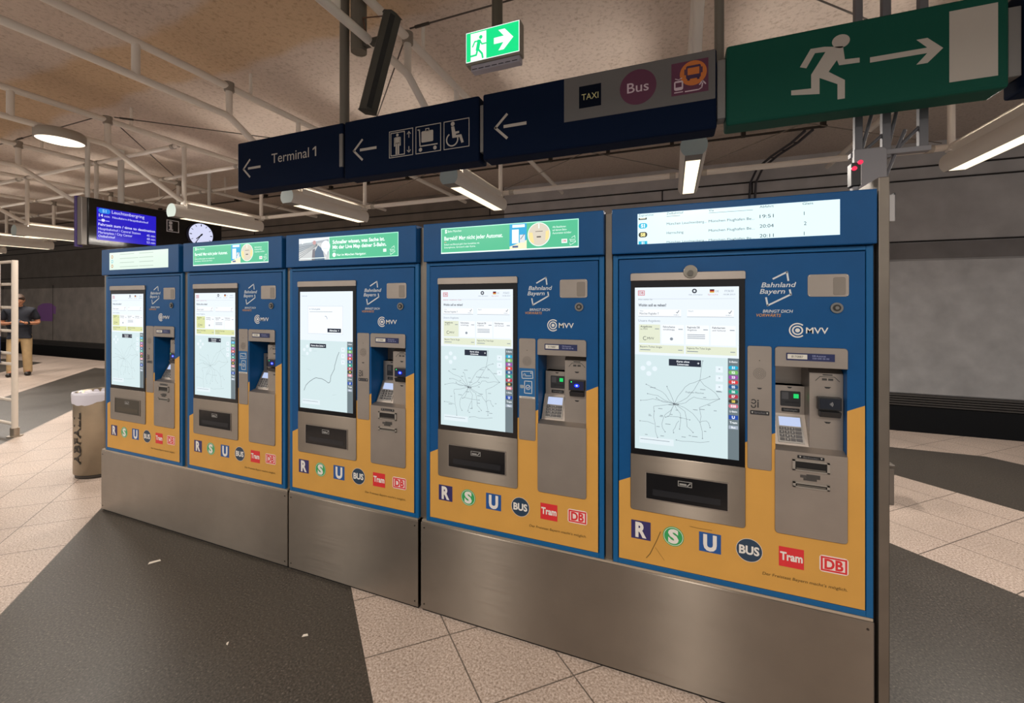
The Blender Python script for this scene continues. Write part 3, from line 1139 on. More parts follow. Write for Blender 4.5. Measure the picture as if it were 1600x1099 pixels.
    g.text('Bayern', .543, 1.5985, .0175, pw, 0, w=.082, bold=.012, shear=.22)
    g.text('BRINGT DICH', .553, 1.5275, .0105, pw, 0, w=.097, bold=.012, shear=.22)
    g.text('VORW\u00c4RTS', .532, 1.512, .0105, P('#c08a4a', .5), 0, w=.08, bold=.012, shear=.22)
    S_.build('slogan_emblem', T)
    S_ = mk()
    g = G(S_, (0, -.003, 0))
    pm = P('#d6d4d0', .5)
    g.ring(.664, 1.463, .0225, .027, pm, 0, 48, 312)
    g.ring(.664, 1.463, .0125, .0175, pm)
    g.disc(.664, 1.463, .0075, pm)
    g.text('MVV', .690, 1.4525, .0215, pm, 0, w=.068, bold=.012)
    S_.build('transit_emblem', T)
    # row of mode emblems
    pv, bl, gr, bs, rd = P('#2f2a60', .45), P('#1b4f90', .45), P('#2f9a55', .45), P('#22394f', .45), P('#cf2a30', .45)
    wt = P('#dcd8d2', .5)
    wl = P('#e3d0cb', .5)

    def emb():
        s = mk()
        return s, G(s, (0, -.003, 0))
    s, g = emb()
    g.rect(.075, .152, .582, .658, pv)
    g.text('R', .1135, .592, .056, wt, 1, w=.044, al='C', bold=.045)
    s.build('route_emblem', T)
    s, g = emb()
    g.disc(.239, .619, .0395, gr)
    g.ring(.239, .619, .0345, .0365, wt, 1)
    g.text('S', .239, .594, .050, wt, 2, w=.040, al='C', bold=.05)
    s.build('route_emblem', T)
    s, g = emb()
    g.rect(.334, .412, .583, .659, bl)
    g.text('U', .373, .592, .056, wt, 1, w=.048, al='C', bold=.05)
    s.build('route_emblem', T)
    s, g = emb()
    g.disc(.508, .621, .043, bs)
    g.ring(.508, .621, .043, .0445, wt, 1)
    g.text('BUS', .508, .606, .030, wt, 1, w=.068, al='C', bold=.035)
    s.build('route_emblem', T)
    s, g = emb()
    g.rect(.605, .684, .586, .659, rd)
    g.text('Tram', .6445, .611, .028, wt, 1, w=.071, al='C', bold=.035)
    s.build('route_emblem', T)
    s, g = emb()
    g.rect(.731, .817, .595, .655, wl, 0, .010)
    g.frame(.735, .813, .599, .651, .006, rd, 1)
    g.text('DB', .774, .608, .034, rd, 1, w=.056, al='C', bold=.035)
    s.build('route_emblem', T)
    s, g = emb()
    g.text('Der Freistaat Bayern macht\u2019s m\u00f6glich.', .552, .540, .0105, P('#5b451c', .5), 0, w=.262, shear=.12, bold=.006)
    s.build('footer_lettering', T)
    if k == 4:
        s, g = emb()
        sc = P('#6f5524', .5)
        g.line([(.190, .628), (.176, .590), (.150, .530), (.135, .510)], .003, sc)
        g.line([(.170, .560), (.185, .540), (.205, .515)], .0012, sc)
        g.line([(.300, .672), (.335, .670), (.380, .671)], .0018, sc)
        s.build('scratch_marks', T)
    return T


for k in range(5):
    machine(k)

# suction cup over the nearest screen
T = thing('suction_cup', 'clear round suction cup stuck at the top of the nearest touch screen', 'suction cup', (X0S[4] + .302, -.012, 1.688))
mb = MB()
mb.prism_xz([(.026 * math.cos(2 * PI * i / 28), .026 * math.sin(2 * PI * i / 28)) for i in range(28)], -.006, 0, P('#8f8a80', .2))
mb.build('cup_disc', T, .002, 2)
mb = MB()
mb.tube((0, -.016, -.006), (0, -.005, -.006), .011, P('#5d5a54', .3), 16)
mb.build('cup_knob', T, .002, 2)

# plinths
for a, b_, lab in ((-4.012, -2.109, 'long brushed steel plinth under the two machines nearest the bin'),
                   (-2.100, -1.206, 'short brushed steel plinth under the middle ticket machine'),
                   (-1.190, .657, 'long brushed steel plinth under the nearest two ticket machines')):
    T = thing('steel_plinth', lab, 'plinth', ((a + b_) / 2, 0, 0), 'steel plinths under the ticket machines')
    c = (a + b_) / 2
    mb = MB((c, 0, 0))
    mb.box(a, b_, -.006, .46, .012, .452, STEEL)
    mb.build('front_panel', T, .004, 2)
    mb = MB((c, 0, 0))
    mb.box(a + .004, b_ - .004, .004, .456, 0, .012, P('#1d1a18', .8))
    mb.build('base_strip', T)
    mb = MB((c, 0, 0))
    mb.box(a + .004, b_ - .004, -.002, .456, .4525, ZB, P('#c9bfb0', .35, .8))
    mb.build('top_edge', T)
    mb = MB((c, 0, 0))
    for x in ((a + .02, b_ - .02)):
        for z in (.425, .04):
            mb.tube((x, -.0075, z), (x, -.005, z), .004, P('#4a4540', .4, .8), 10)
    mb.build('screws', T)
# uprights between machines
for i in range(6):
    if i == 0:
        a, b_ = -4.008, X0S[0] - .004
    elif i == 5:
        a, b_ = .6675, .699
    else:
        a, b_ = X0S[i - 1] + MW + .003, X0S[i] - .003
    zb = 0 if i == 5 else ZB
    labs = ['steel upright at the bin end of the machine row', 'steel upright between the two machines nearest the bin',
            'steel upright on the bin side of the middle machine', 'steel upright between the middle machine and the one with the blue sticker',
            'steel upright on the left side of the nearest machine', 'tall steel end post at the right end of the machine row']
    mb = MB(((a + b_) / 2, 0, zb))
    mb.box(a, b_, -.004 if i == 5 else .012, .44, zb, 1.95 if i < 5 else 2.0, POST)
    if i == 5:
        mb.box(.6585, a, .02, .44, 0, 1.95, DARK)
    tag(mb.build('steel_upright', None, .003, 2, ((a + b_) / 2, 0, zb)), labs[i], 'post', 'steel uprights between the machines')

# top plate, wiring channels and little sensor at the right end
T = thing('cable_riser', 'grey mounting plate with three tall channels rising from behind the end post to the ceiling', 'frame', (.90, .72, 2.09))
o = (.90, .72, 2.09)
gp = P('#8a888c', .5, .2)
mb = MB(o)
mb.prism_xz(rr(.835, .962, 2.06, 2.315, .020, which='bc'), .70, .73, gp)
mb.tube((.945, .694, 2.13), (.945, .702, 2.13), .007, DARK, 10)
mb.build('mounting_plate', T, .002, 1)
for x, wd, z in ((.865, .032, 2.31), (.975, .034, 2.27), (1.115, .034, 2.29)):
    mb = MB(o)
    mb.box(x - wd / 2, x + wd / 2, .735, .765, z, 3.985, P('#6f6e72', .5, .3))
    mb.build('channel', T, .002, 1)
mb = MB(o)
mb.box(.83, 1.14, .73, .768, 2.285, 2.31, gp)
mb.build('bracket', T, .002, 1)
for a, b_ in (((.87, .75, 2.30), (.975, .75, 2.40)), ((.99, .75, 2.28), (1.115, .75, 2.42)), ((.88, .75, 2.32), (1.0, .75, 2.85)), ((.985, .75, 2.32), (1.10, .75, 2.95)), ((.93, .75, 2.05), (1.05, .75, 2.40))):
    mb = MB(o)
    mb.tube(a, b_, .008, P('#66656a', .5, .3), 8)
    mb.build('brace', T)
T = thing('sensor_box', 'small black sensor with two red lamps on top of the nearest machine', 'sensor', (.640, .1, 1.957))
o = (.640, .1, 1.957)
mb = MB(o)
mb.box(.622, .652, .09, .13, 1.998, 2.085, P('#121214', .4))
mb.build('sensor_body', T, .003, 2)
mb = MB(o)
mb.box(.628, .646, .095, .125, 1.957, 1.998, P('#77777a', .4, .5))
mb.build('sensor_foot', T, .002, 1)
mb = MB(o)
for x, z in ((.630, 2.062), (.648, 2.083)):
    mb.tube((x, .084, z), (x, .092, z), .008, E('#e8264e', 1.3), 12)
mb.build('sensor_lamps', T)
mb = MB((.808, .3, 1.94))
mb.box(.798, .818, .26, .36, 1.885, 1.99, P('#b9b7b8', .5))
mb.box(.819, .823, .27, .37, 1.90, 2.0, DARK)
mb.box(.697, .800, .30, .32, 1.93, 1.95, POST)
tag(mb.build('notice_plate', None, .002, 1, (.808, .3, 1.94)), 'small pale plate fixed behind the tall end post', 'plate')
T = thing('grey_box', 'low grey box with a lid on the floor behind the tall end post', 'box', (1.50, 2.35, 0))
mb = MB((1.50, 2.35, 0))
mb.box(1.40, 1.60, 2.24, 2.46, 0, .285, P('#7b756e', .5, .3))
mb.build('box_body', T, .006, 2)
mb = MB((1.50, 2.35, 0))
mb.box(1.395, 1.605, 2.235, 2.465, .287, .31, P('#6a645e', .5, .3))
mb.build('box_lid', T, .006, 2)

# ================================================================== HANGING SIGNS
SY = .53


def sign_box(x0, x1, z0, z1, label, mat, draw, name='hanging_sign', y0=SY, dep=.13):
    cx = (x0 + x1) / 2
    T = thing(name, label, 'sign', (cx, y0 + dep / 2, z0), 'direction signs hung in a line above the machines')
    o = (cx, y0 + dep / 2, z0)
    mb = MB(o)
    mb.box(x0, x1, y0, y0 + dep, z0, z1, mat)
    mb.build('sign_case', T, .012, 2)
    draw(T, o)
    return T


def arrow_left(g, x, z, s, mat):
    """tip at x,z pointing left, s = total length"""
    g.line([(x + .40 * s, z + .34 * s), (x + .04 * s, z), (x + .40 * s, z - .34 * s)], .075 * s, mat)
    g.rect(x + .30 * s, x + s, z - .045 * s, z + .045 * s, mat)


def d1(T, o):
    mb = MB(o)
    arrow_left(G(mb, (0, SY, 0)), -3.225, 2.638, .20, SIGNW)
    mb.build('arrow', T)
    mb = MB(o)
    G(mb, (0, SY, 0)).text('Terminal', -2.905, 2.648, .072, SIGNW, 0, w=.385)
    G(mb, (0, SY, 0)).poly([(-2.462, 2.648), (-2.449, 2.648), (-2.449, 2.720), (-2.460, 2.720), (-2.484, 2.706), (-2.484, 2.694), (-2.462, 2.705)], SIGNW)
    mb.build('lettering', T)


def d2(T, o):
    mb = MB(o)
    arrow_left(G(mb, (0, SY, 0)), -2.108, 2.637, .205, SIGNW)
    mb.build('arrow', T)
    # lift
    mb = MB(o)
    g = G(mb, (0, SY, 0))
    a, b_, c, d = -1.798, -1.605, 2.547, 2.729
    g.frame(a, b_, c, d, .005, SIGNW)
    g.frame(a + .012, a + .128, c + .012, d - .012, .006, SIGNW)
    x = a + .068
    g.disc(x, 2.697, .010, SIGNW)
    g.rect(x - .021, x + .021, 2.640, 2.683, SIGNW)
    g.rect(x - .027, x - .018, 2.622, 2.680, SIGNW)
    g.rect(x + .018, x + .027, 2.622, 2.680, SIGNW)
    g.rect(x - .015, x - .002, 2.567, 2.645, SIGNW)
    g.rect(x + .002, x + .015, 2.567, 2.645, SIGNW)
    x = a + .160
    for s in (1, -1):
        zc = 2.638 + s * .07
        g.line([(x, zc - s * .04), (x, zc)], .005, SIGNW)
        g.line([(x - .013, zc - s * .016), (x, zc), (x + .013, zc - s * .016)], .005, SIGNW)
    mb.build('lift_pictogram', T)
    # luggage trolley
    mb = MB(o)
    g = G(mb, (0, SY, 0))
    a, b_ = -1.585, -1.392
    g.frame(a, b_, c, d, .005, SIGNW)
    g.rect(a + .045, a + .135, 2.618, 2.692, SIGNW, 0, .008)
    g.frame(a + .075, a + .105, 2.688, 2.708, .005, SIGNW)
    g.line([(a + .018, 2.706), (a + .030, 2.704), (a + .034, 2.596), (a + .165, 2.596)], .008, SIGNW)
    g.disc(a + .038, 2.573, .013, SIGNW)
    g.disc(a + .148, 2.573, .013, SIGNW)
    mb.build('trolley_pictogram', T)
    # wheelchair
    mb = MB(o)
    g = G(mb, (0, SY, 0))
    a, b_ = -1.372, -1.187
    g.frame(a, b_, c, d, .005, SIGNW)
    g.disc(a + .066, 2.706, .014, SIGNW)
    g.poly([(a + .055, 2.690), (a + .077, 2.690), (a + .085, 2.655), (a + .112, 2.655), (a + .112, 2.642), (a + .09, 2.640), (a + .088, 2.632), (a + .128, 2.632),
            (a + .145, 2.580), (a + .128, 2.576), (a + .114, 2.616), (a + .064, 2.616)], SIGNW)
    g.ring(a + .062, 2.607, .036, .045, SIGNW, 0, 120, 372)
    mb.build('wheelchair_pictogram', T)


def d3(T, o):
    mb = MB(o)
    arrow_left(G(mb, (0, SY, 0)), -1.018, 2.635, .21, SIGNW)
    mb.build('arrow', T)
    mb = MB(o)
    G(mb, (0, SY, 0)).rect(-.579, .205, 2.601, 2.850, P('#62605f', .55))
    mb.build('grey_field', T)
    mb = MB(o)
    g = G(mb, (0, SY, 0), base=.0012)
    g.rect(-.492, -.368, 2.665, 2.789, P('#0a1220', .6, spec=.05))
    g.text('TAXI', -.430, 2.709, .034, P('#c9c38a', .5), 1, w=.094, al='C')
    mb.build('taxi_pictogram', T)
    mb = MB(o)
    g = G(mb, (0, SY, 0), base=.0012)
    g.disc(-.172, 2.729, .095, P('#5a2442', .5))
    g.text('Bus', -.172, 2.703, .052, P('#cdb9c2', .5), 1, w=.112, al='C', bold=.006)
    mb.build('bus_pictogram', T)
    mb = MB(o)
    g = G(mb, (0, SY, 0), base=.0012)
    g.rect(-.003, .173, 2.646, 2.816, P('#5a2442', .5))
    og = P('#c8702c', .5)
    vi = P('#3a2048', .5)
    wt = P('#cdb9c2', .5)
    g.disc(.102, 2.750, .064, og, 1)
    g.rect(.068, .138, 2.722, 2.790, vi, 2, .008)
    g.rect(.075, .131, 2.742, 2.778, og, 3)
    g.rect(.060, .067, 2.745, 2.775, vi, 2)
    g.rect(.139, .146, 2.745, 2.775, vi, 2)
    g.rect(.074, .086, 2.714, 2.724, vi, 2)
    g.rect(.120, .132, 2.714, 2.724, vi, 2)
    g.rect(.010, .054, 2.672, 2.722, wt, 2, .010)
    g.rect(.017, .047, 2.688, 2.712, P('#5a2442', .5), 3)
    g.line([(.016, 2.734), (.032, 2.727), (.048, 2.734)], .004, wt, 2)
    g.line([(.012, 2.662), (.052, 2.662)], .005, wt, 2)
    g.line([(.064, 2.660), (.128, 2.660), (.142, 2.668), (.146, 2.690)], .006, wt, 2)
    g.line([(.132, 2.684), (.146, 2.703), (.160, 2.684)], .006, wt, 2)
    mb.build('replacement_bus_pictogram', T)


def d4(T, o):
    mb = MB(o)
    g = G(mb, (0, SY, 0))
    g.disc(.727, 2.772, .034, SIGNW, 0, 32, .031)
    g.poly([(.700, 2.752), (.735, 2.747), (.742, 2.685), (.797, 2.681), (.797, 2.659), (.720, 2.662), (.712, 2.688), (.680, 2.640), (.742, 2.590), (.742, 2.505),
            (.714, 2.505), (.714, 2.576), (.645, 2.618), (.645, 2.568), (.645, 2.543), (.532, 2.557), (.532, 2.580), (.612, 2.575), (.612, 2.640), (.668, 2.735),
            (.627, 2.738), (.593, 2.674), (.567, 2.684), (.610, 2.762), (.665, 2.760)], SIGNW)
    mb.build('running_figure', T)
    mb = MB(o)
    g = G(mb, (0, SY, 0))
    g.poly([(.835, 2.650), (1.035, 2.650), (.998, 2.607), (1.036, 2.607), (1.088, 2.661), (1.036, 2.716), (.998, 2.716), (1.035, 2.674), (.835, 2.674)], SIGNW)
    mb.build('arrow', T)
    mb = MB(o)
    G(mb, (0, SY, 0)).rect(1.108, 1.262, 2.508, 2.812, SIGNW)
    mb.build('door_symbol', T)


GREEN = P('#0a4c3e', .5, spec=.15)
sign_box(-3.288, -2.200, 2.462, 2.857, 'dark blue hanging sign reading Terminal 1 with a left arrow', NAVY, d1)
sign_box(-2.186, -1.122, 2.450, 2.857, 'dark blue hanging sign with lift, luggage trolley and wheelchair symbols', NAVY, d2)
sign_box(-1.096, .212, 2.450, 2.857, 'dark blue hanging sign with grey field of taxi and bus symbols', NAVY, d3)
sign_box(.255, 1.298, 2.455, 2.855, 'green hanging sign with running figure and right arrow', GREEN, d4)
sign_box(1.345, 2.45, 2.44, 2.86, 'plain dark blue hanging sign beyond the green one, cut by the photo edge', NAVY, lambda T, o: None)
for i, (x0, x1, z0, z1, lab) in enumerate(((-2.229, -2.199, 2.538, 2.776, 'grey bracket strip right of the Terminal 1 lettering'),
                                           (-1.122, -1.096, 2.505, 2.80, 'grey bracket between the wheelchair symbol and the next sign'),
                                           (.214, .254, 2.50, 2.80, 'grey bracket between the taxi sign and the green sign'),
                                           (1.300, 1.343, 2.50, 2.79, 'grey bracket at the right end of the green sign'))):
    mb = MB(((x0 + x1) / 2, SY, z0))
    y0 = SY - .006 if i == 0 else SY + .015
    mb.box(x0, x1, y0, SY + .01 if i == 0 else SY + .09, z0, z1, P('#7d7b79', .45, .3))
    tag(mb.build('sign_bracket', None, .003, 1, ((x0 + x1) / 2, SY, z0)), lab, 'bracket', 'brackets joining the hanging signs')
for x, r, lab in ((-2.245, .034, 'grey hanger pole above the Terminal 1 sign'), (.238, .024, 'grey hanger pole left of the green sign'),
                  (1.375, .024, 'grey hanger pole right of the green sign')):
    mb = MB((x, SY + .065, 2.8))
    mb.tube((x, SY + (.065 if x < 0 else .16), 2.858 if x < 0 else 2.78), (x, SY + (.065 if x < 0 else .16), ceil_z(.5) + .0), r, P('#6f6b62', .5, .2), 20)
    mb.lathe((x, SY + (.065 if x < 0 else .16), ceil_z(.5) - .03), [(.0, 0), (.042, 0), (.042, .03), (0, .03)], P('#6f6b62', .5, .2), 20, False)
    tag(mb.build('hanger_pole', None, 0, 2, (x, SY + .065, 2.8)), lab, 'pole', 'poles carrying the direction signs')

# lit exit sign
T = thing('exit_sign', 'small lit green exit sign with running man and right arrow under the ceiling', 'sign', (-1.155, .83, 3.2))
o = (-1.155, .83, 3.2)
mb = MB(o)
mb.box(-1.357, -.945, .802, .875, 3.232, 3.462, P('#8a857a', .5))
mb.build('sign_case', T, .006, 2)
mb = MB(o)
g = G(mb, (0, .802, 0))
eg, ew = E('#16e88c', 1.0), E('#f2fff8', 1.15)
g.rect(-1.352, -.952, 3.248, 3.458, ew)
g.rect(-1.348, -.957, 3.253, 3.453, eg, 1)
g.rect(-1.315, -1.195, 3.253, 3.445, ew, 2)
g.disc(-1.237, 3.408, .013, eg, 3)
g.line([(-1.300, 3.352), (-1.283, 3.385), (-1.245, 3.385), (-1.228, 3.358), (-1.198, 3.358)], .010, eg, 3)
g.line([(-1.250, 3.385), (-1.262, 3.325)], .026, eg, 3)
g.line([(-1.262, 3.325), (-1.272, 3.290), (-1.318, 3.288)], .013, eg, 3)
g.line([(-1.256, 3.325), (-1.228, 3.292), (-1.222, 3.262)], .013, eg, 3)
g.poly([(-1.138, 3.335), (-1.068, 3.335), (-1.105, 3.285), (-1.065, 3.285), (-.995, 3.355), (-1.058, 3.425), (-1.105, 3.425), (-1.065, 3.378), (-1.138, 3.378)], ew, 2)
mb.build('lit_face', T)
mb = MB(o)
mb.box(-1.318, -.955, .812, .87, 3.188, 3.232, P('#a7a4b0', .4))
for i in range(7):
    mb.box(-1.31 + i * .05, -1.27 + i * .05, .808, .813, 3.198, 3.203, DARK)
mb.build('lamp_strip', T, .003, 1)
mb = MB(o)
mb.tube((-1.130, .84, 3.455), (-1.130, .84, ceil_z(.8)), .038, P('#5d5a50', .5, .2), 20)
mb.build('stem', T)

# loudspeaker column
T = thing('loudspeaker', 'long dark loudspeaker column tilted below the ceiling above the signs', 'loudspeaker', (-1.96, .62, 3.1))
o = (-1.96, .62, 3.1)
mb = MB(o)
a, b_ = Vector((-1.858, .63, 3.606)), Vector((-2.041, .59, 2.93))
sec = [(-.050, -.027), (-.018, -.050), (.041, -.050), (.057, -.018), (.057, .046), (-.050, .046)]
dz = (b_ - a).normalized()
ux = Vector((0, 1, 0)).cross(dz).normalized() * -1
uy = dz.cross(ux).normalized()
if uy.y < 0:
    uy = -uy
pts = [c + ux * p[0] + uy * p[1] for c in (a, b_) for p in sec]
n = len(sec)
sp_m = P('#3c3b35', .55)
mb.add(pts, [tuple(range(n)), tuple(range(2 * n - 1, n - 1, -1))] + [(i, (i + 1) % n, (i + 1) % n + n, i + n) for i in range(n)], sp_m)
mb.build('speaker_case', T, .006, 2)
mb = MB(o)
mb.add([c + ux * p[0] * 1.01 + uy * (p[1] - .002) for c in (a + dz * .02, b_ - dz * .02) for p in (sec[2], sec[3])], [(0, 1, 3, 2)], P('#1c1b1a', .7))
mb.build('grille', T)
mb = MB(o)
mb.tube((-2.135, .62, 3.395), (-2.135, .62, ceil_z(.6)), .056, P('#6b665c', .5, .2), 24)
mb.build('stem', T, .003, 1)
mb = MB(o)
mb.box(-2.11, -1.95, .60, .64, 3.42, 3.46, P('#4d4a44', .5, .3))
mb.tube((-2.08, .60, 3.62), (-1.88, .62, 3.60), .0045, P('#5a3a26', .6), 8)
mb.tube((-2.08, .60, 3.62), (-2.04, .59, 3.47), .0045, P('#5a3a26', .6), 8)
mb.build('bracket', T)

# ================================================================== ROOF TRUSSES AND LAMPS
TX = [-16.9, -14.75, -12.65, -10.52, -8.40, -6.28, -4.17, -2.03, .16, 2.32]
tw = ['fifth', 'fourth', 'third', 'second']


def truss(x, label):
    T = thing('roof_truss', label, 'truss', (x, 0, 3.74), 'white tubular roof trusses')
    o = (x, 0, 3.74)
    mb = MB(o)
    mb.tube((x, -4.1, 3.74), (x, 6.2, 3.74), .034, TUBEW)
    mb.build('upper_chord', T)
    mb = MB(o)
    mb.path([(x, -4.1, 3.45), (x, 1.02, 3.45), (x, 1.08, 3.44), (x, 1.84, 2.975), (x, 1.92, 2.95), (x, 3.08, 2.95)], .032, TUBEW)
    mb.build('lower_chord', T)
    for y in (-3.74, -2.93, -1.32, -.52, .29, 1.07):
        mb = MB(o)
        mb.tube((x, y, 3.45), (x, y, 3.74), .030, TUBEW)
        mb.build('post', T)
    for y in (1.9, 3.05):
        mb = MB(o)
        mb.tube((x, y, 2.93), (x, y, 3.74), .027, TUBEW)
        mb.lathe((x, y, 2.94), [(0, -.03), (.04, -.03), (.04, .03), (0, .03)], TUBEW, 14, False)
        mb.build('hanger', T)
    for y in (-3, -.6, 1.3, 3.9):
        mb = MB(o)
        mb.tube((x, y, 3.74), (x, y, ceil_z(y) + .01), .016, TUBEW, 8)
        mb.build('ceiling_rod', T)
    mb = MB(o)
    for y in (1.07, 3.05):
        mb.lathe((x, y, 3.74), [(0, -.045), (.045, -.045), (.045, .045), (0, .045)], P('#8f867b', .5), 14, False)
    mb.build('node_plate', T)
    if abs(x + 6.28) < .01:
        mb = MB(o)
        mb.path([(x - .03, y, 3.765 + .012 * math.sin(y * 4)) for y in [-1.5 + .25 * i for i in range(16)]], .009, P('#2b2622', .6), 8)
        c_ = mb.build('cable', T)
        c_['label'] = 'dark cable clipped along the upper tube'
    return T


truss_labels = ['white roof truss eighth along from the green sign, far down the platform', 'white roof truss seventh along, deep down the platform',
                'white roof truss sixth along, two beyond the blue departure display', 'white roof truss next beyond the blue departure display, over far tube lamps',
                'white roof truss passing above the blue departure display', 'white roof truss carrying the round ceiling lamp',
                'white roof truss running in behind the Terminal 1 sign', 'white roof truss passing behind the loudspeaker column',
                'white roof truss above the gap between taxi sign and green sign', 'white roof truss behind the green running-figure sign']
for x, lb in zip(TX, truss_labels):
    truss(x, lb)

# tie bars between trusses
bays = ['far down the platform', 'far down the platform beyond three tube lamps', 'over the far tube lamps', 'beyond the blue departure display', 'just left of the round lamp', 'between round lamp and Terminal 1 sign',
        'behind the Terminal 1 and lift signs', 'behind the taxi sign', 'between taxi sign and green sign']
for i in range(len(TX) - 1):
    a, b_ = TX[i] + .034, TX[i + 1] - .034
    for y, z, r, nm in ((3.05, 2.95, .03, 'lower'), (1.85, 3.72, .028, 'near upper'), (2.75, 3.72, .028, 'middle upper'), (3.55, 3.72, .028, 'rear upper')):
        if (i == 4 and nm == 'lower') or (i > 4 and nm != 'lower'):
            continue        # the departure display hangs in this bay; no upper bars beyond it
        mb = MB(((a + b_) / 2, y, z))
        mb.tube((a, y, z), (b_, y, z), r, TUBEW)
        for x in (a + .12, b_ - .12):
            mb.tube((x - .03, y, z), (x + .03, y, z), r + .006, P('#aaa298', .45), 12)
        tag(mb.build('tie_bar', None, 0, 2, ((a + b_) / 2, y, z)), 'white %s tie bar between two trusses %s' % (nm, bays[i]), 'bar', 'white tie bars between the trusses')
    if i >= 3:
        xm = (a + b_) / 2
        T = thing('wind_bracing', 'thin bracing rods between two trusses ' + bays[i], 'bracing', (xm, 2, 3.79), 'thin bracing rods between the trusses')
        rods = [((1.03, 1.03, 3.785),), ((1.03, 1.03, 3.785), (3.05, 1.07, 3.80)), ((1.07, 3.05, 3.785),), ((3.05, 1.07, 3.785),), ((1.03, 1.03, 3.785),), ((1.07, 3.05, 3.785),)][i - 3]
        for (y0, y1, zz) in rods:
            mb = MB((xm, 2, 3.79))
            sg = (y1 > y0) - (y1 < y0)
            A, B_ = Vector((TX[i] + .05, y0 + .04 * sg, zz)), Vector((TX[i + 1] - .05, y1 - .04 * sg, zz))
            mb.tube(A, B_, .0065, P('#4a4038', .5), 8)
            d = (B_ - A).normalized()
            mb.tube(A + d * .05, A + d * .18, .012, P('#3a332c', .5), 8)
            mb.build('rod', T)
        if i != 4:
            for z0, z1, yy in ((3.01, 3.70, 3.09), (3.70, 3.01, 3.105)):
                mb = MB((xm, 2, 3.79))
                mb.tube((TX[i] + .04, yy, z0), (TX[i + 1] - .04, yy, z1), .0045, P('#6f655b', .5), 8)
                mb.build('rod', T)


def tube_lamp(x, y0, label, power, ln=1.28, z=2.80, up=1.0):
    T = thing('tube_lamp', label, 'lamp', (x, y0 + ln / 2, z), 'long tube lamps under the trusses')
    o = (x, y0 + ln / 2, z)
    mb = MB(o)
    prof = []
    for i in range(23):
        t = math.radians(-50 + 280 * i / 22)
        prof.append((.1 * math.cos(t), .1 * math.sin(t)))
    n = len(prof)
    hs = P('#d8d3cb', .4)
    p = [(x + a, y, z + c) for y in (y0, y0 + ln) for a, c in prof]
    mb.add(p, [(i, i + 1, i + 1 + n, i + n) for i in range(n - 1)], hs, True)
    mb.add(p, [tuple(range(n)), tuple(range(2 * n - 1, n - 1, -1))], P('#b4c4c2', .4))
    mb.add([(x - .0643, y0, z - .0766), (x + .0643, y0, z - .0766), (x + .0643, y0 + ln, z - .0766), (x - .0643, y0 + ln, z - .0766)], [(0, 3, 2, 1)], P('#6a6662', .4))
    mb.build('housing', T)
    mb = MB(o)
    mb.box(x - .055, x + .055, y0 + .14, y0 + ln - .05, z - .079, z - .0768, E('#ffeccc', 1.6))
    mb.build('diffuser', T)
    mb = MB(o)
    for y in (y0 + .15, y0 + ln - .16):
        mb.tube((x, y, z + .09), (x, y, 2.93), .012, TUBEW, 8)
    mb.build('clip', T)
    mb = MB(o)
    for sd in (-1, 1):
        xa, xb = sorted((x + sd * .077, x + sd * .082))
        mb.box(xa, xb, y0 + .15, y0 + ln - .15, z + .056, z + .119, P('#d8d4cc', .4))
    mb.build('added_uplight_lip', T)  # added lips, only there to hide the uplights from below
    lamp_or_uplight(T, (0, .045, -.081), .106, ln - .2, power)
    for sd in (-1, 1):
        lamp_or_uplight(T, (sd * .056, 0, .098), .024, ln - .4, UP_W * up, rot=(0, PI + sd * 1.05, 0), spread=1.8)  # added uplight for the ceiling, not a real lamp opening
    return T


def lamp_or_uplight(T, loc, sx, sy, power, shape='RECTANGLE', rot=(0, 0, 0), spread=PI):
    ld = bpy.data.lights.new('lamp_or_uplight', 'AREA')
    ld.shape = shape
    ld.size = sx
    ld.size_y = sy
    ld.energy = power
    ld.color = WARM
    ld.spread = spread
    lo = bpy.data.objects.new('lamp_or_uplight', ld)
    COL.objects.link(lo)
    lo.parent = T
    lo.location = loc
    lo.rotation_euler = rot


lamp_labels = ['lit tube lamp fifth beyond the blue departure display', 'lit tube lamp fourth beyond the blue departure display', 'lit tube lamp third beyond the blue departure display',
               'lit tube lamp second beyond the blue departure display', 'lit tube lamp partly hidden by the blue departure display',
               'lit tube lamp right above the round clock', 'lit tube lamp below the Terminal 1 sign', 'lit tube lamp below the wheelchair symbol',
               'lit tube lamp pointing at the viewer below the taxi sign', 'lit tube lamp right of the machines below the green sign']
for x, lb in zip(TX, lamp_labels):
    tube_lamp(x, 1.74, lb, LAMP_W)
for x, lb in zip(TX[3:], ('second beyond', 'first beyond', 'round-lamp', 'Terminal 1', 'loudspeaker', 'taxi', 'green')):
    tube_lamp(x, -2.9, 'lit tube lamp over the passage in front of the machines on the %s truss' % lb, LAMP_FRONT_W, up=0.9)

T = thing('round_lamp', 'round lit ceiling lamp under the truss at upper left', 'lamp', (-6.28, .66, 3.36))
o = (-6.28, .66, 3.36)
mb = MB(o)
mb.lathe(o, [(.0, .085), (.19, .085), (.205, .07), (.205, -.02), (.196, -.024), (.19, -.016)], P('#a59b8f', .45), 40)
mb.build('housing', T)
mb = MB(o)
mb.lathe(o, [(.192, -.016), (.12, -.020), (0, -.021)], E('#fff0dc', 1.8), 40)
mb.build('diffuser', T)
mb = MB(o)
mb.box(-6.31, -6.25, .5, .82, 3.435, 3.455, P('#a59b8f', .45))
mb.build('mount', T)
lamp_or_uplight(T, (0, 0, -.026), .38, .38, ROUND_W, 'DISK')

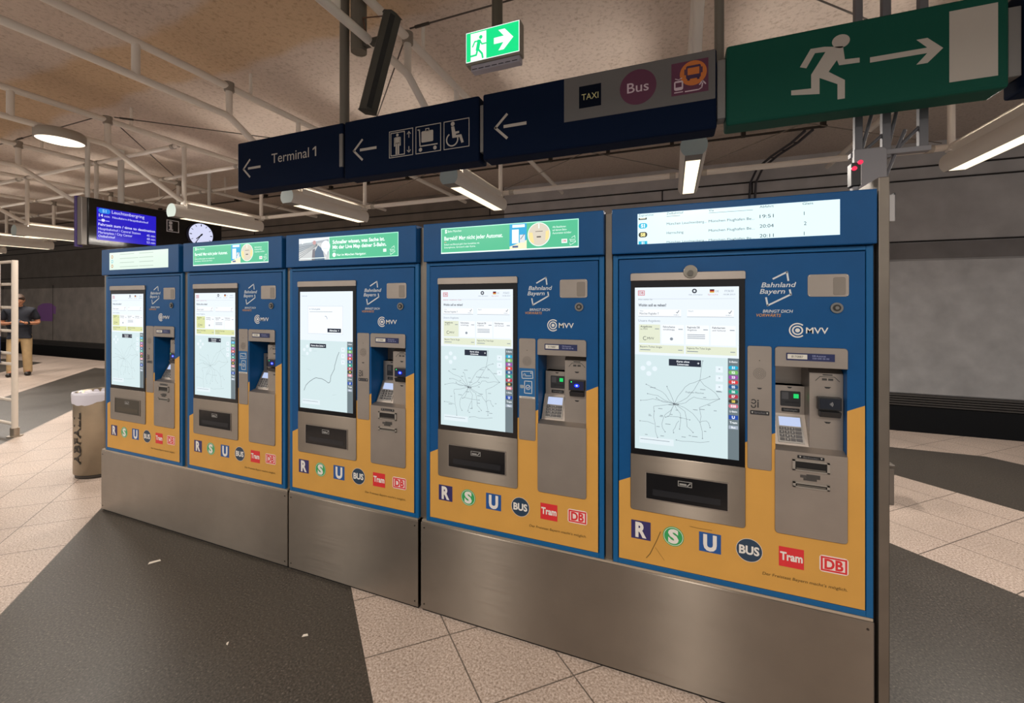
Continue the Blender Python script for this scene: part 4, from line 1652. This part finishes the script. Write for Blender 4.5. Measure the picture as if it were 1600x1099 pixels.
# conductor rail above the track
T = thing('overhead_rail', 'dark overhead power rail with clamps above the track', 'rail', (-8, 5.62, 4.2))
o = (-8, 5.62, 4.2)
mb = MB(o)
dr = P('#3a332c', .5, .4)
mb.tube((-20, 5.62, 4.19), (2.15, 5.62, 4.19), .018, dr, 10)
mb.build('rail_bar', T)
for i in range(20):
    x = 2.1 - i * 1.05
    mb = MB(o)
    mb.box(x - .03, x + .03, 5.58, 5.66, 4.18, ceil_z(5.62), dr)
    mb.build('clamp', T)
# cable ladder on the far wall, curving down from the rail end
T = thing('cable_ladder', 'dark cable ladder curving from the power rail down the far wall', 'cable ladder', (1.6, 6.8, 4.0))
o = (1.6, 6.8, 4.0)
for dx in (-.05, .05):
    mb = MB(o)
    mb.path([(1.95 + dx, 5.75, 4.20), (1.9 + dx, 6.3, 4.22), (1.75 + dx, 7.0, 4.25), (1.62 + dx, 7.6, 4.22), (1.55 + dx, 7.9, 4.02), (1.53 + dx, 7.93, 3.5), (1.53 + dx, 7.93, 2.6)], .022, P('#454348', .5), 8)
    mb.build('side_cable', T)
mb = MB(o)
for q in ((1.9, 6.3, 4.22), (1.82, 6.7, 4.24), (1.72, 7.1, 4.25), (1.63, 7.55, 4.22), (1.54, 7.92, 3.7), (1.53, 7.93, 3.3)):
    mb.tube((q[0] - .06, q[1], q[2]), (q[0] + .06, q[1], q[2]), .010, P('#3a383c', .5), 8)
mb.build('rungs', T)

# ================================================================== DEPARTURE DISPLAY AND CLOCK
DX = -8.1
KS = .9205


def kz(z):
    return 1.565 + (z - 1.565) * KS


def ky(y):
    return (y + 1.8) * KS - 1.8


T = thing('departure_display', 'hanging black departure display with blue lit screen at left', 'display', (DX - .15, ky(3.0), kz(2.5)))
o = (DX - .15, ky(3.0), kz(2.5))
mb = MB(o)
mb.box(DX - .15, DX, ky(1.97), ky(4.1), kz(2.5), kz(3.27), P('#1d1b19', .12))
mb.build('display_case', T, .01, 2)
mb = MB(o)
mb.box(DX - .14, DX - .02, ky(1.90), ky(1.972), kz(2.5), kz(3.27), P('#8a8580', .4, .4))
mb.box(DX - .19, DX - .14, ky(1.885), ky(1.97), kz(2.47), kz(3.29), P('#4b3a80', .4))
mb.build('end_profile', T, .006, 2)


def dg_(mb_, base=.002):
    """drawing plane of the display, in metres before scaling to its size"""
    return G(mb_, (DX, ky(0), kz(0)), (0, KS, 0), (0, 0, KS), (1, 0, 0), step=.001, base=base)


mb = MB(o)
g = dg_(mb)
sb, st = E('#3022e0', .75), E('#e6e6ff', 1.0)
g.rect(2.078, 2.915, 2.600, 3.133, sb)
g.rect(2.098, 2.255, 3.045, 3.125, E('#2f8cf0', .9), 1, .038)
g.text('S1', 2.176, 3.062, .045, E('#9fd4ff', 1), 2, al='C', bold=.03)
g.text('Leuchtenbergring', 2.275, 3.063, .052, st, 1, w=.46)
g.text('14', 2.105, 2.985, .045, st, 1, bold=.02)
g.text('min  Neufahrn-Hauptbahnhof', 2.175, 2.985, .034, st, 1, w=.62)
g.line([(2.10, 2.925), (2.13, 2.925)], .008, st, 1)
g.line([(2.19, 2.925), (2.24, 2.925)], .008, st, 1)
g.disc(2.16, 2.93, .024, st, 1, 16)
g.text('Fahrzeit zum / time to destination', 2.098, 2.838, .042, st, 1, w=.80, bold=.015)
for k, (t, n_, wd) in enumerate((('Hauptbahnhof / Central Station', '45 min', .58), ('Marienplatz / City Center', '48 min', .46), ('Ostbahnhof', '53 min', .22))):
    g.text(t, 2.098, 2.770 - k * .062, .038, st, 1, w=wd)
    g.text(n_, 2.90, 2.752 - k * .062, .038, st, 1, w=.13, al='R')
mb.build('lit_screen', T)
mb = MB(o)
g = dg_(mb)
ip = P('#c9c7cc', .5)
g.frame(3.084, 3.293, 2.895, 3.118, .013, ip)
g.rect(3.10, 3.19, 2.91, 3.10, P('#2c2a33', .5))
g.disc(3.150, 3.065, .030, ip, 2)
g.rect(3.120, 3.172, 2.995, 3.028, ip, 2)
g.rect(3.136, 3.172, 2.935, 3.0, ip, 2)
g.rect(3.118, 3.190, 2.922, 2.945, ip, 2)
mb.build('info_pictogram', T)
for y in (2.0, 2.44, 3.9):
    mb = MB(o)
    y_ = ky(y)
    mb.tube((DX - .075, y_, kz(3.26)), (DX - .075, y_, ceil_z(y_)), .040 if y == 2.44 else .028, P('#d5d2cc', .35), 16)
    mb.build('hanger', T)
T = thing('station_clock', 'round white lit clock on the hanging departure display', 'clock', (DX + .03, ky(3.66), kz(2.91)))
o = (DX + .03, ky(3.66), kz(2.91))
mb = MB(o)
mb.tube((DX + .002, o[1], o[2]), (DX + .05, o[1], o[2]), .216, P('#3a3a52', .4), 40)
mb.build('clock_case', T)


def cg_(mb_, base):
    return G(mb_, (DX + .05, o[1], o[2]), (0, KS, 0), (0, 0, KS), (1, 0, 0), step=.001, base=base)


mb = MB(o)
g = cg_(mb, .002)
g.disc(0, 0, .226, E('#dfe2ff', .95), 0, 48)
ck = P('#14142a', .5)
for i in range(12):
    t = math.radians(30 * i)
    g.line([(.175 * math.sin(t), .175 * math.cos(t)), (.208 * math.sin(t), .208 * math.cos(t))], .016 if i % 3 == 0 else .010, ck, 1)
mb.build('dial', T)
for nm, ang, ln_, wd in (('hour_hand', 226, .125, .018), ('minute_hand', 213, .195, .013)):
    mb = MB(o)
    g = cg_(mb, .006)
    t = math.radians(ang)
    g.line([(-.03 * math.sin(t), -.03 * math.cos(t)), (ln_ * math.sin(t), ln_ * math.cos(t))], wd, ck)
    g.disc(0, 0, .018, ck, 1, 16)
    mb.build(nm, T)

# ================================================================== BIN, BOARD FRAME, LITTER
T = thing('waste_bin', 'round steel waste bin with a clear liner beside the far end machine', 'bin', (-4.93, .43, 0))
o = (-4.93, .43, 0)
mb = MB(o)
R = .205
binm = brushed('bin_steel', '#b5a995', .33, .7, 1, .12)
mb.lathe(o, [(0, .035), (R, .035), (R, .70), (R + .004, .715), (R + .004, .75), (R - .012, .75), (R - .012, .40), (0, .40)], binm, 48)
mb.build('drum', T)
mb = MB(o)
mb.lathe(o, [(0, 0), (R - .012, 0), (R - .012, .036), (0, .036)], P('#3a342e', .6), 40)
mb.build('foot_ring', T)
mb = MB(o)
rnd = random.Random(5)
seg = 48
lm = P('#cfccd6', .3)
pr = [(R - .02, .60), (R - .012, .740), (R + .004, .757), (R + .009, .74), (R + .008, .685)]
p, f = [], []
for kk, (r, z) in enumerate(pr):
    for i in range(seg):
        t = 2 * PI * i / seg
        j = rnd.uniform(-.002, .003) if kk else 0
        zz = z + (.03 * math.sin(t * 2 + 1) + rnd.uniform(-.006, .006) if kk == 4 else .012 * math.sin(t + 2.2) if kk in (2,) else 0)
        p.append((o[0] + (r + j) * math.cos(t), o[1] + (r + j) * math.sin(t), zz))
for kk in range(len(pr) - 1):
    f += [(kk * seg + i, kk * seg + (i + 1) % seg, (kk + 1) * seg + (i + 1) % seg, (kk + 1) * seg + i) for i in range(seg)]
mb.add(p, f, lm, True)
mb.build('bag_liner', T)
mb = MB(o)
vs, fs, tw_ = text2d('ABFALL', .02, 0)
a0 = math.radians(288)
ch = .075 / CAP
ltot = .46
pts = []
for (u, v) in vs:
    hz = .13 + u / tw_ * ltot
    ang = a0 - (v * ch) / R
    pts.append((o[0] + (R + .002) * math.cos(ang), o[1] + (R + .002) * math.sin(ang), hz))
mb.add(pts, fs, P('#2e2822', .6))
mb.build('lettering', T)

T = thing('tube_rack', 'white tubular ladder frame holding a notice board at the left edge', 'rack', (-7.9, .62, 0))
o = (-7.9, .62, 0)
rw = P('#d2c6b8', .4)
for x in (-7.165, -8.75):
    mb = MB(o)
    mb.tube((x, .62, .08), (x, .62, 2.06), .027, rw, 16)
    mb.build('post', T)
    mb = MB(o)
    mb.lathe((x, .62, 0), [(0, 0), (.065, 0), (.065, .012), (.038, .014), (.038, .10), (0, .10)], P('#a59a8c', .3, .9), 24, False)
    mb.build('foot', T)
for z in (2.045, 1.782, 1.508, 1.232, .968, .842, .418, .142):
    mb = MB(o)
    mb.tube((-8.75, .62, z), (-7.165, .62, z), .017, rw, 12)
    mb.build('rung', T)
T2 = thing('notice_board', 'pale notice board with a blue foot hung in the white tubular frame', 'board', (-8.0, .58, .82))
o2 = (-8.0, .58, .82)
mb = MB(o2)
mb.box(-8.62, -7.44, .575, .60, 1.165, 2.02, P('#b9b0a8', .5))
mb.build('board_face', T2, .003, 1)
mb = MB(o2)
mb.box(-8.62, -7.44, .575, .60, .85, 1.163, P('#1f2c4c', .5))
mb.build('board_foot', T2, .003, 1)
for x, y, r, wd, ln_, lab in ((-2.907, -.249, .9, .018, .06, 'long white paper scrap on the dark floor near the plinth'), (-1.605, -.337, .5, .012, .028, 'tiny white paper scrap on the dark floor by the beige tiles'),
                              (-1.90, -.50, 2.2, .008, .02, 'faint pale crumb on the dark floor')):
    mb = MB((x, y, 0))
    c, s = math.cos(r), math.sin(r)
    q = [(-ln_ / 2, -wd / 2, .001), (ln_ / 2, -wd / 3, .002), (ln_ / 2 - .006, wd / 2, .004), (-ln_ / 2 + .004, wd / 2, .003)]
    p = [(x + a * c - b_ * s, y + a * s + b_ * c, z) for a, b_, z in q]
    p += [(a, b_, z + .0012) for a, b_, z in p]
    mb.add(p, [(3, 2, 1, 0), (4, 5, 6, 7), (0, 1, 5, 4), (1, 2, 6, 5), (2, 3, 7, 6), (3, 0, 4, 7)], P('#d8cfc2', .7))
    tag(mb.build('paper_scrap', None, 0, 2, (x, y, 0)), lab, 'litter', 'paper scraps on the floor')


# ================================================================== PERSON
def skin_mesh(name, verts, edges, radii, root, sub=2):
    me = bpy.data.meshes.new(name)
    me.from_pydata(verts, edges, [])
    o = bpy.data.objects.new(name, me)
    COL.objects.link(o)
    o.modifiers.new('skin', 'SKIN').use_smooth_shade = True
    for i, sv in enumerate(me.skin_vertices[0].data):
        r = radii[i]
        sv.radius = r if isinstance(r, tuple) else (r, r)
        sv.use_root = (i == root)
    sd = o.modifiers.new('sub', 'SUBSURF')
    sd.levels = sub
    sd.render_levels = sub
    dg = bpy.context.evaluated_depsgraph_get()
    m2 = bpy.data.meshes.new_from_object(o.evaluated_get(dg))
    bpy.data.objects.remove(o)
    return m2


class Sk:
    def __init__(s):
        s.v, s.e, s.r = [], [], []

    def add(s, p, r, to=None):
        s.v.append(p)
        s.r.append(r)
        if to is not None:
            s.e.append((to, len(s.v) - 1))
        return len(s.v) - 1


def fuse(name, meshes, voxel, mat, parent, sm=True):
    bm = bmesh.new()
    for me in meshes:
        bm.from_mesh(me)
    me = bpy.data.meshes.new(name)
    bm.to_mesh(me)
    bm.free()
    o = bpy.data.objects.new(name, me)
    COL.objects.link(o)
    r = o.modifiers.new('fuse', 'REMESH')
    r.mode = 'VOXEL'
    r.voxel_size = voxel
    s = o.modifiers.new('smooth', 'SMOOTH')
    s.iterations = 2
    dg = bpy.context.evaluated_depsgraph_get()
    m2 = bpy.data.meshes.new_from_object(o.evaluated_get(dg))
    bpy.data.objects.remove(o)
    m2.name = name
    m2.materials.clear()
    m2.materials.append(mat)
    for p in m2.polygons:
        p.use_smooth = sm
        p.material_index = 0
    o = bpy.data.objects.new(name, m2)
    COL.objects.link(o)
    o.parent = parent
    return o


def ball(c, r, rot=None):
    bm = bmesh.new()
    bmesh.ops.create_uvsphere(bm, u_segments=20, v_segments=14, radius=1)
    M_ = Matrix.Translation(c) @ (rot or Matrix()) @ Matrix.Diagonal((*r, 1))
    bmesh.ops.transform(bm, matrix=M_, verts=bm.verts)
    me = bpy.data.meshes.new('b')
    bm.to_mesh(me)
    bm.free()
    return me


def person():
    T = thing('person', 'man in navy shirt and beige trousers looking down at the phone in his hands', 'person', (-13.06, 2.68, 0))
    T.rotation_euler = (0, 0, 1.12)      # faces -Y locally; turned towards the machines
    skin = P('#b07a5c', .55)
    # body: pelvis root, legs, spine, neck, arms to the phone held at the belly
    k = Sk()
    pel = k.add((0, .02, .92), (.155, .11))
    wst = k.add((0, .01, 1.10), (.145, .10), pel)
    chs = k.add((0, .02, 1.28), (.165, .11), wst)
    shc = k.add((0, .025, 1.40), (.12, .085), chs)
    nk = k.add((0, .0, 1.475), .055, shc)
    hd0 = k.add((0, -.035, 1.54), .062, nk)
    for s in (-1, 1):
        hip = k.add((s * .088, .02, .84), .095, pel)
        kn = k.add((s * .11, .0 - (.05 if s < 0 else 0), .48), .062, hip)
        an = k.add((s * .115, .03 - (.06 if s < 0 else 0), .10), .042, kn)
        k.add((s * .125, -.09 - (.06 if s < 0 else 0), .045), .038, an)
        sh = k.add((s * .185, .03, 1.385), .062, shc)
        el = k.add((s * .265, .06, 1.115), .046, sh)
        wr = k.add((s * .115, -.195, 1.125), .029, el)
        k.add((s * .085, -.235, 1.14), .03, wr)
    parts = [skin_mesh('s', k.v, k.e, k.r, pel)]
    tilt = Matrix.Rotation(.42, 4, 'X')
    hc = Vector((0, -.05, 1.615))
    parts.append(ball(hc, (.073, .093, .112), tilt))

    def hp(x, y, z):
        return hc + (tilt.to_3x3() @ Vector((x, y, z)))
    parts.append(ball(hp(0, -.045, -.07), (.048, .045, .045), tilt))           # jaw
    parts.append(ball(hp(0, -.097, -.012), (.013, .018, .026), tilt))          # nose
    for s in (-1, 1):
        parts.append(ball(hp(s * .074, .008, -.01), (.010, .02, .031), tilt))   # ears
        parts.append(ball(hp(s * .030, -.082, .012), (.02, .012, .010), tilt))   # brow
    # hands: five fingers and thumb closing on the phone
    for s in (-1, 1):
        parts.append(ball(Vector((s * .072, -.247, 1.147)), (.030, .045, .018), Matrix.Rotation(s * .5, 4, 'Z')))
        f = Sk()
        rt = f.add((s * .070, -.25, 1.147), .014)
        for j, (dx, ln_) in enumerate(((.022, .055), (.008, .064), (-.006, .060), (-.018, .048))):
            a = f.add((s * (.066 - dx * .3), -.272 - dx * .4, 1.150 + dx * .5), .0095, rt)
            b_ = f.add((s * (.046 - dx * .2), -.272 - dx * .5 - ln_ * .45, 1.152 + dx * .6), .0088, a)
            f.add((s * (.026), -.270 - dx * .5 - ln_ * .6, 1.163 + dx * .5), .008, b_)
        th = f.add((s * .060, -.235, 1.165), .011, rt)
        t2 = f.add((s * .040, -.258, 1.180), .0095, th)
        f.add((s * .024, -.280, 1.181), .0085, t2)
        parts.append(skin_mesh('h', f.v, f.e, f.r, rt, 1))
    fuse('body', parts, .007, skin, T)
    # eyes and mouth
    mb = MB()
    for s in (-1, 1):
        c = hp(s * .030, -.088, .0)
        mb.lathe(c, [(0, -.005), (.010, 0), (0, .005)], P('#2a1c16', .4), 10)
    c = hp(0, -.090, -.062)
    mb.box(c.x - .022, c.x + .022, c.y - .004, c.y + .01, c.z - .004, c.z + .003, P('#7d463c', .5))
    mb.build('face_features', T)
    # hair
    hm = []
    hm.append(ball(hp(0, .016, .034), (.083, .098, .100), tilt))
    hm.append(ball(hp(0, -.045, .085), (.060, .045, .03), tilt))
    fuse('hair', hm, .008, P('#3b2a1f', .7), T)
    # shirt
    k = Sk()
    cz = k.add((0, .02, .80), (.172, .135))
    c0 = k.add((0, .02, .95), (.180, .135), cz)
    c1 = k.add((0, .01, 1.10), (.172, .127), c0)
    c2 = k.add((0, .02, 1.28), (.19, .135), c1)
    c3 = k.add((0, .025, 1.395), (.165, .112), c2)
    c4 = k.add((0, .012, 1.465), (.095, .085), c3)
    k.add((0, -.002, 1.515), (.066, .066), c4)
    for s in (-1, 1):
        a = k.add((s * .180, .03, 1.392), .080, c3)
        k.add((s * .258, .055, 1.17), .064, a)
    fuse('shirt', [skin_mesh('s', k.v, k.e, k.r, c0)], .010, P('#11141f', .8, noise=.1, scale=20), T)
    # trousers
    k = Sk()
    pt_ = k.add((0, .015, 1.06), (.150, .115))
    p0 = k.add((0, .02, .93), (.165, .122), pt_)
    for s in (-1, 1):
        d = -.05 if s < 0 else 0
        a = k.add((s * .092, .02, .82), .105, p0)
        b_ = k.add((s * .105, .0 + d, .48), .080, a)
        c_ = k.add((s * .115, .03 + d, .09), .072, b_)
        k.add((s * .116, .03 + d, .035), .074, c_)
    fuse('trousers', [skin_mesh('s', k.v, k.e, k.r, pt_)], .010, P('#b59a72', .85, noise=.08, scale=14), T)
    for s in (-1, 1):
        d = -.06 if s < 0 else 0
        fuse('shoe', [ball(Vector((s * .122, -.06 + d, .042)), (.050, .125, .044)), ball(Vector((s * .117, .03 + d, .06)), (.048, .055, .056)),
                      ball(Vector((s * .126, -.11 + d, .036)), (.052, .07, .036))], .008, P('#1c1714', .5), T)
    mb = MB()
    c = Vector((.135, -.17, 1.123))
    mb.tube(c + Vector((-.012, -.012, 0)), c + Vector((.012, .012, 0)), .036, P('#141414', .4), 16)
    mb.build('wristwatch', T)
    # phone, held
    Ph = thing('mobile_phone', 'dark mobile phone held by the man in the navy shirt', 'phone', (0, 0, 0))
    Rz = Matrix.Rotation(1.12, 3, 'Z')
    pos = Vector((-13.06, 2.68, 0)) + Rz @ Vector((0, -.300, 1.172))
    Ph.location = pos
    Ph.rotation_euler = (.55, 0, 1.12)
    mb = MB()
    mb.box(-.037, .037, -.075, .075, -.004, .004, P('#16161a', .3))
    mb.build('phone_case', Ph, .003, 2)
    mb = MB()
    mb.box(-.033, .033, -.068, .068, .0041, .0048, E('#8d98a8', .4))
    mb.build('phone_screen', Ph)


person()
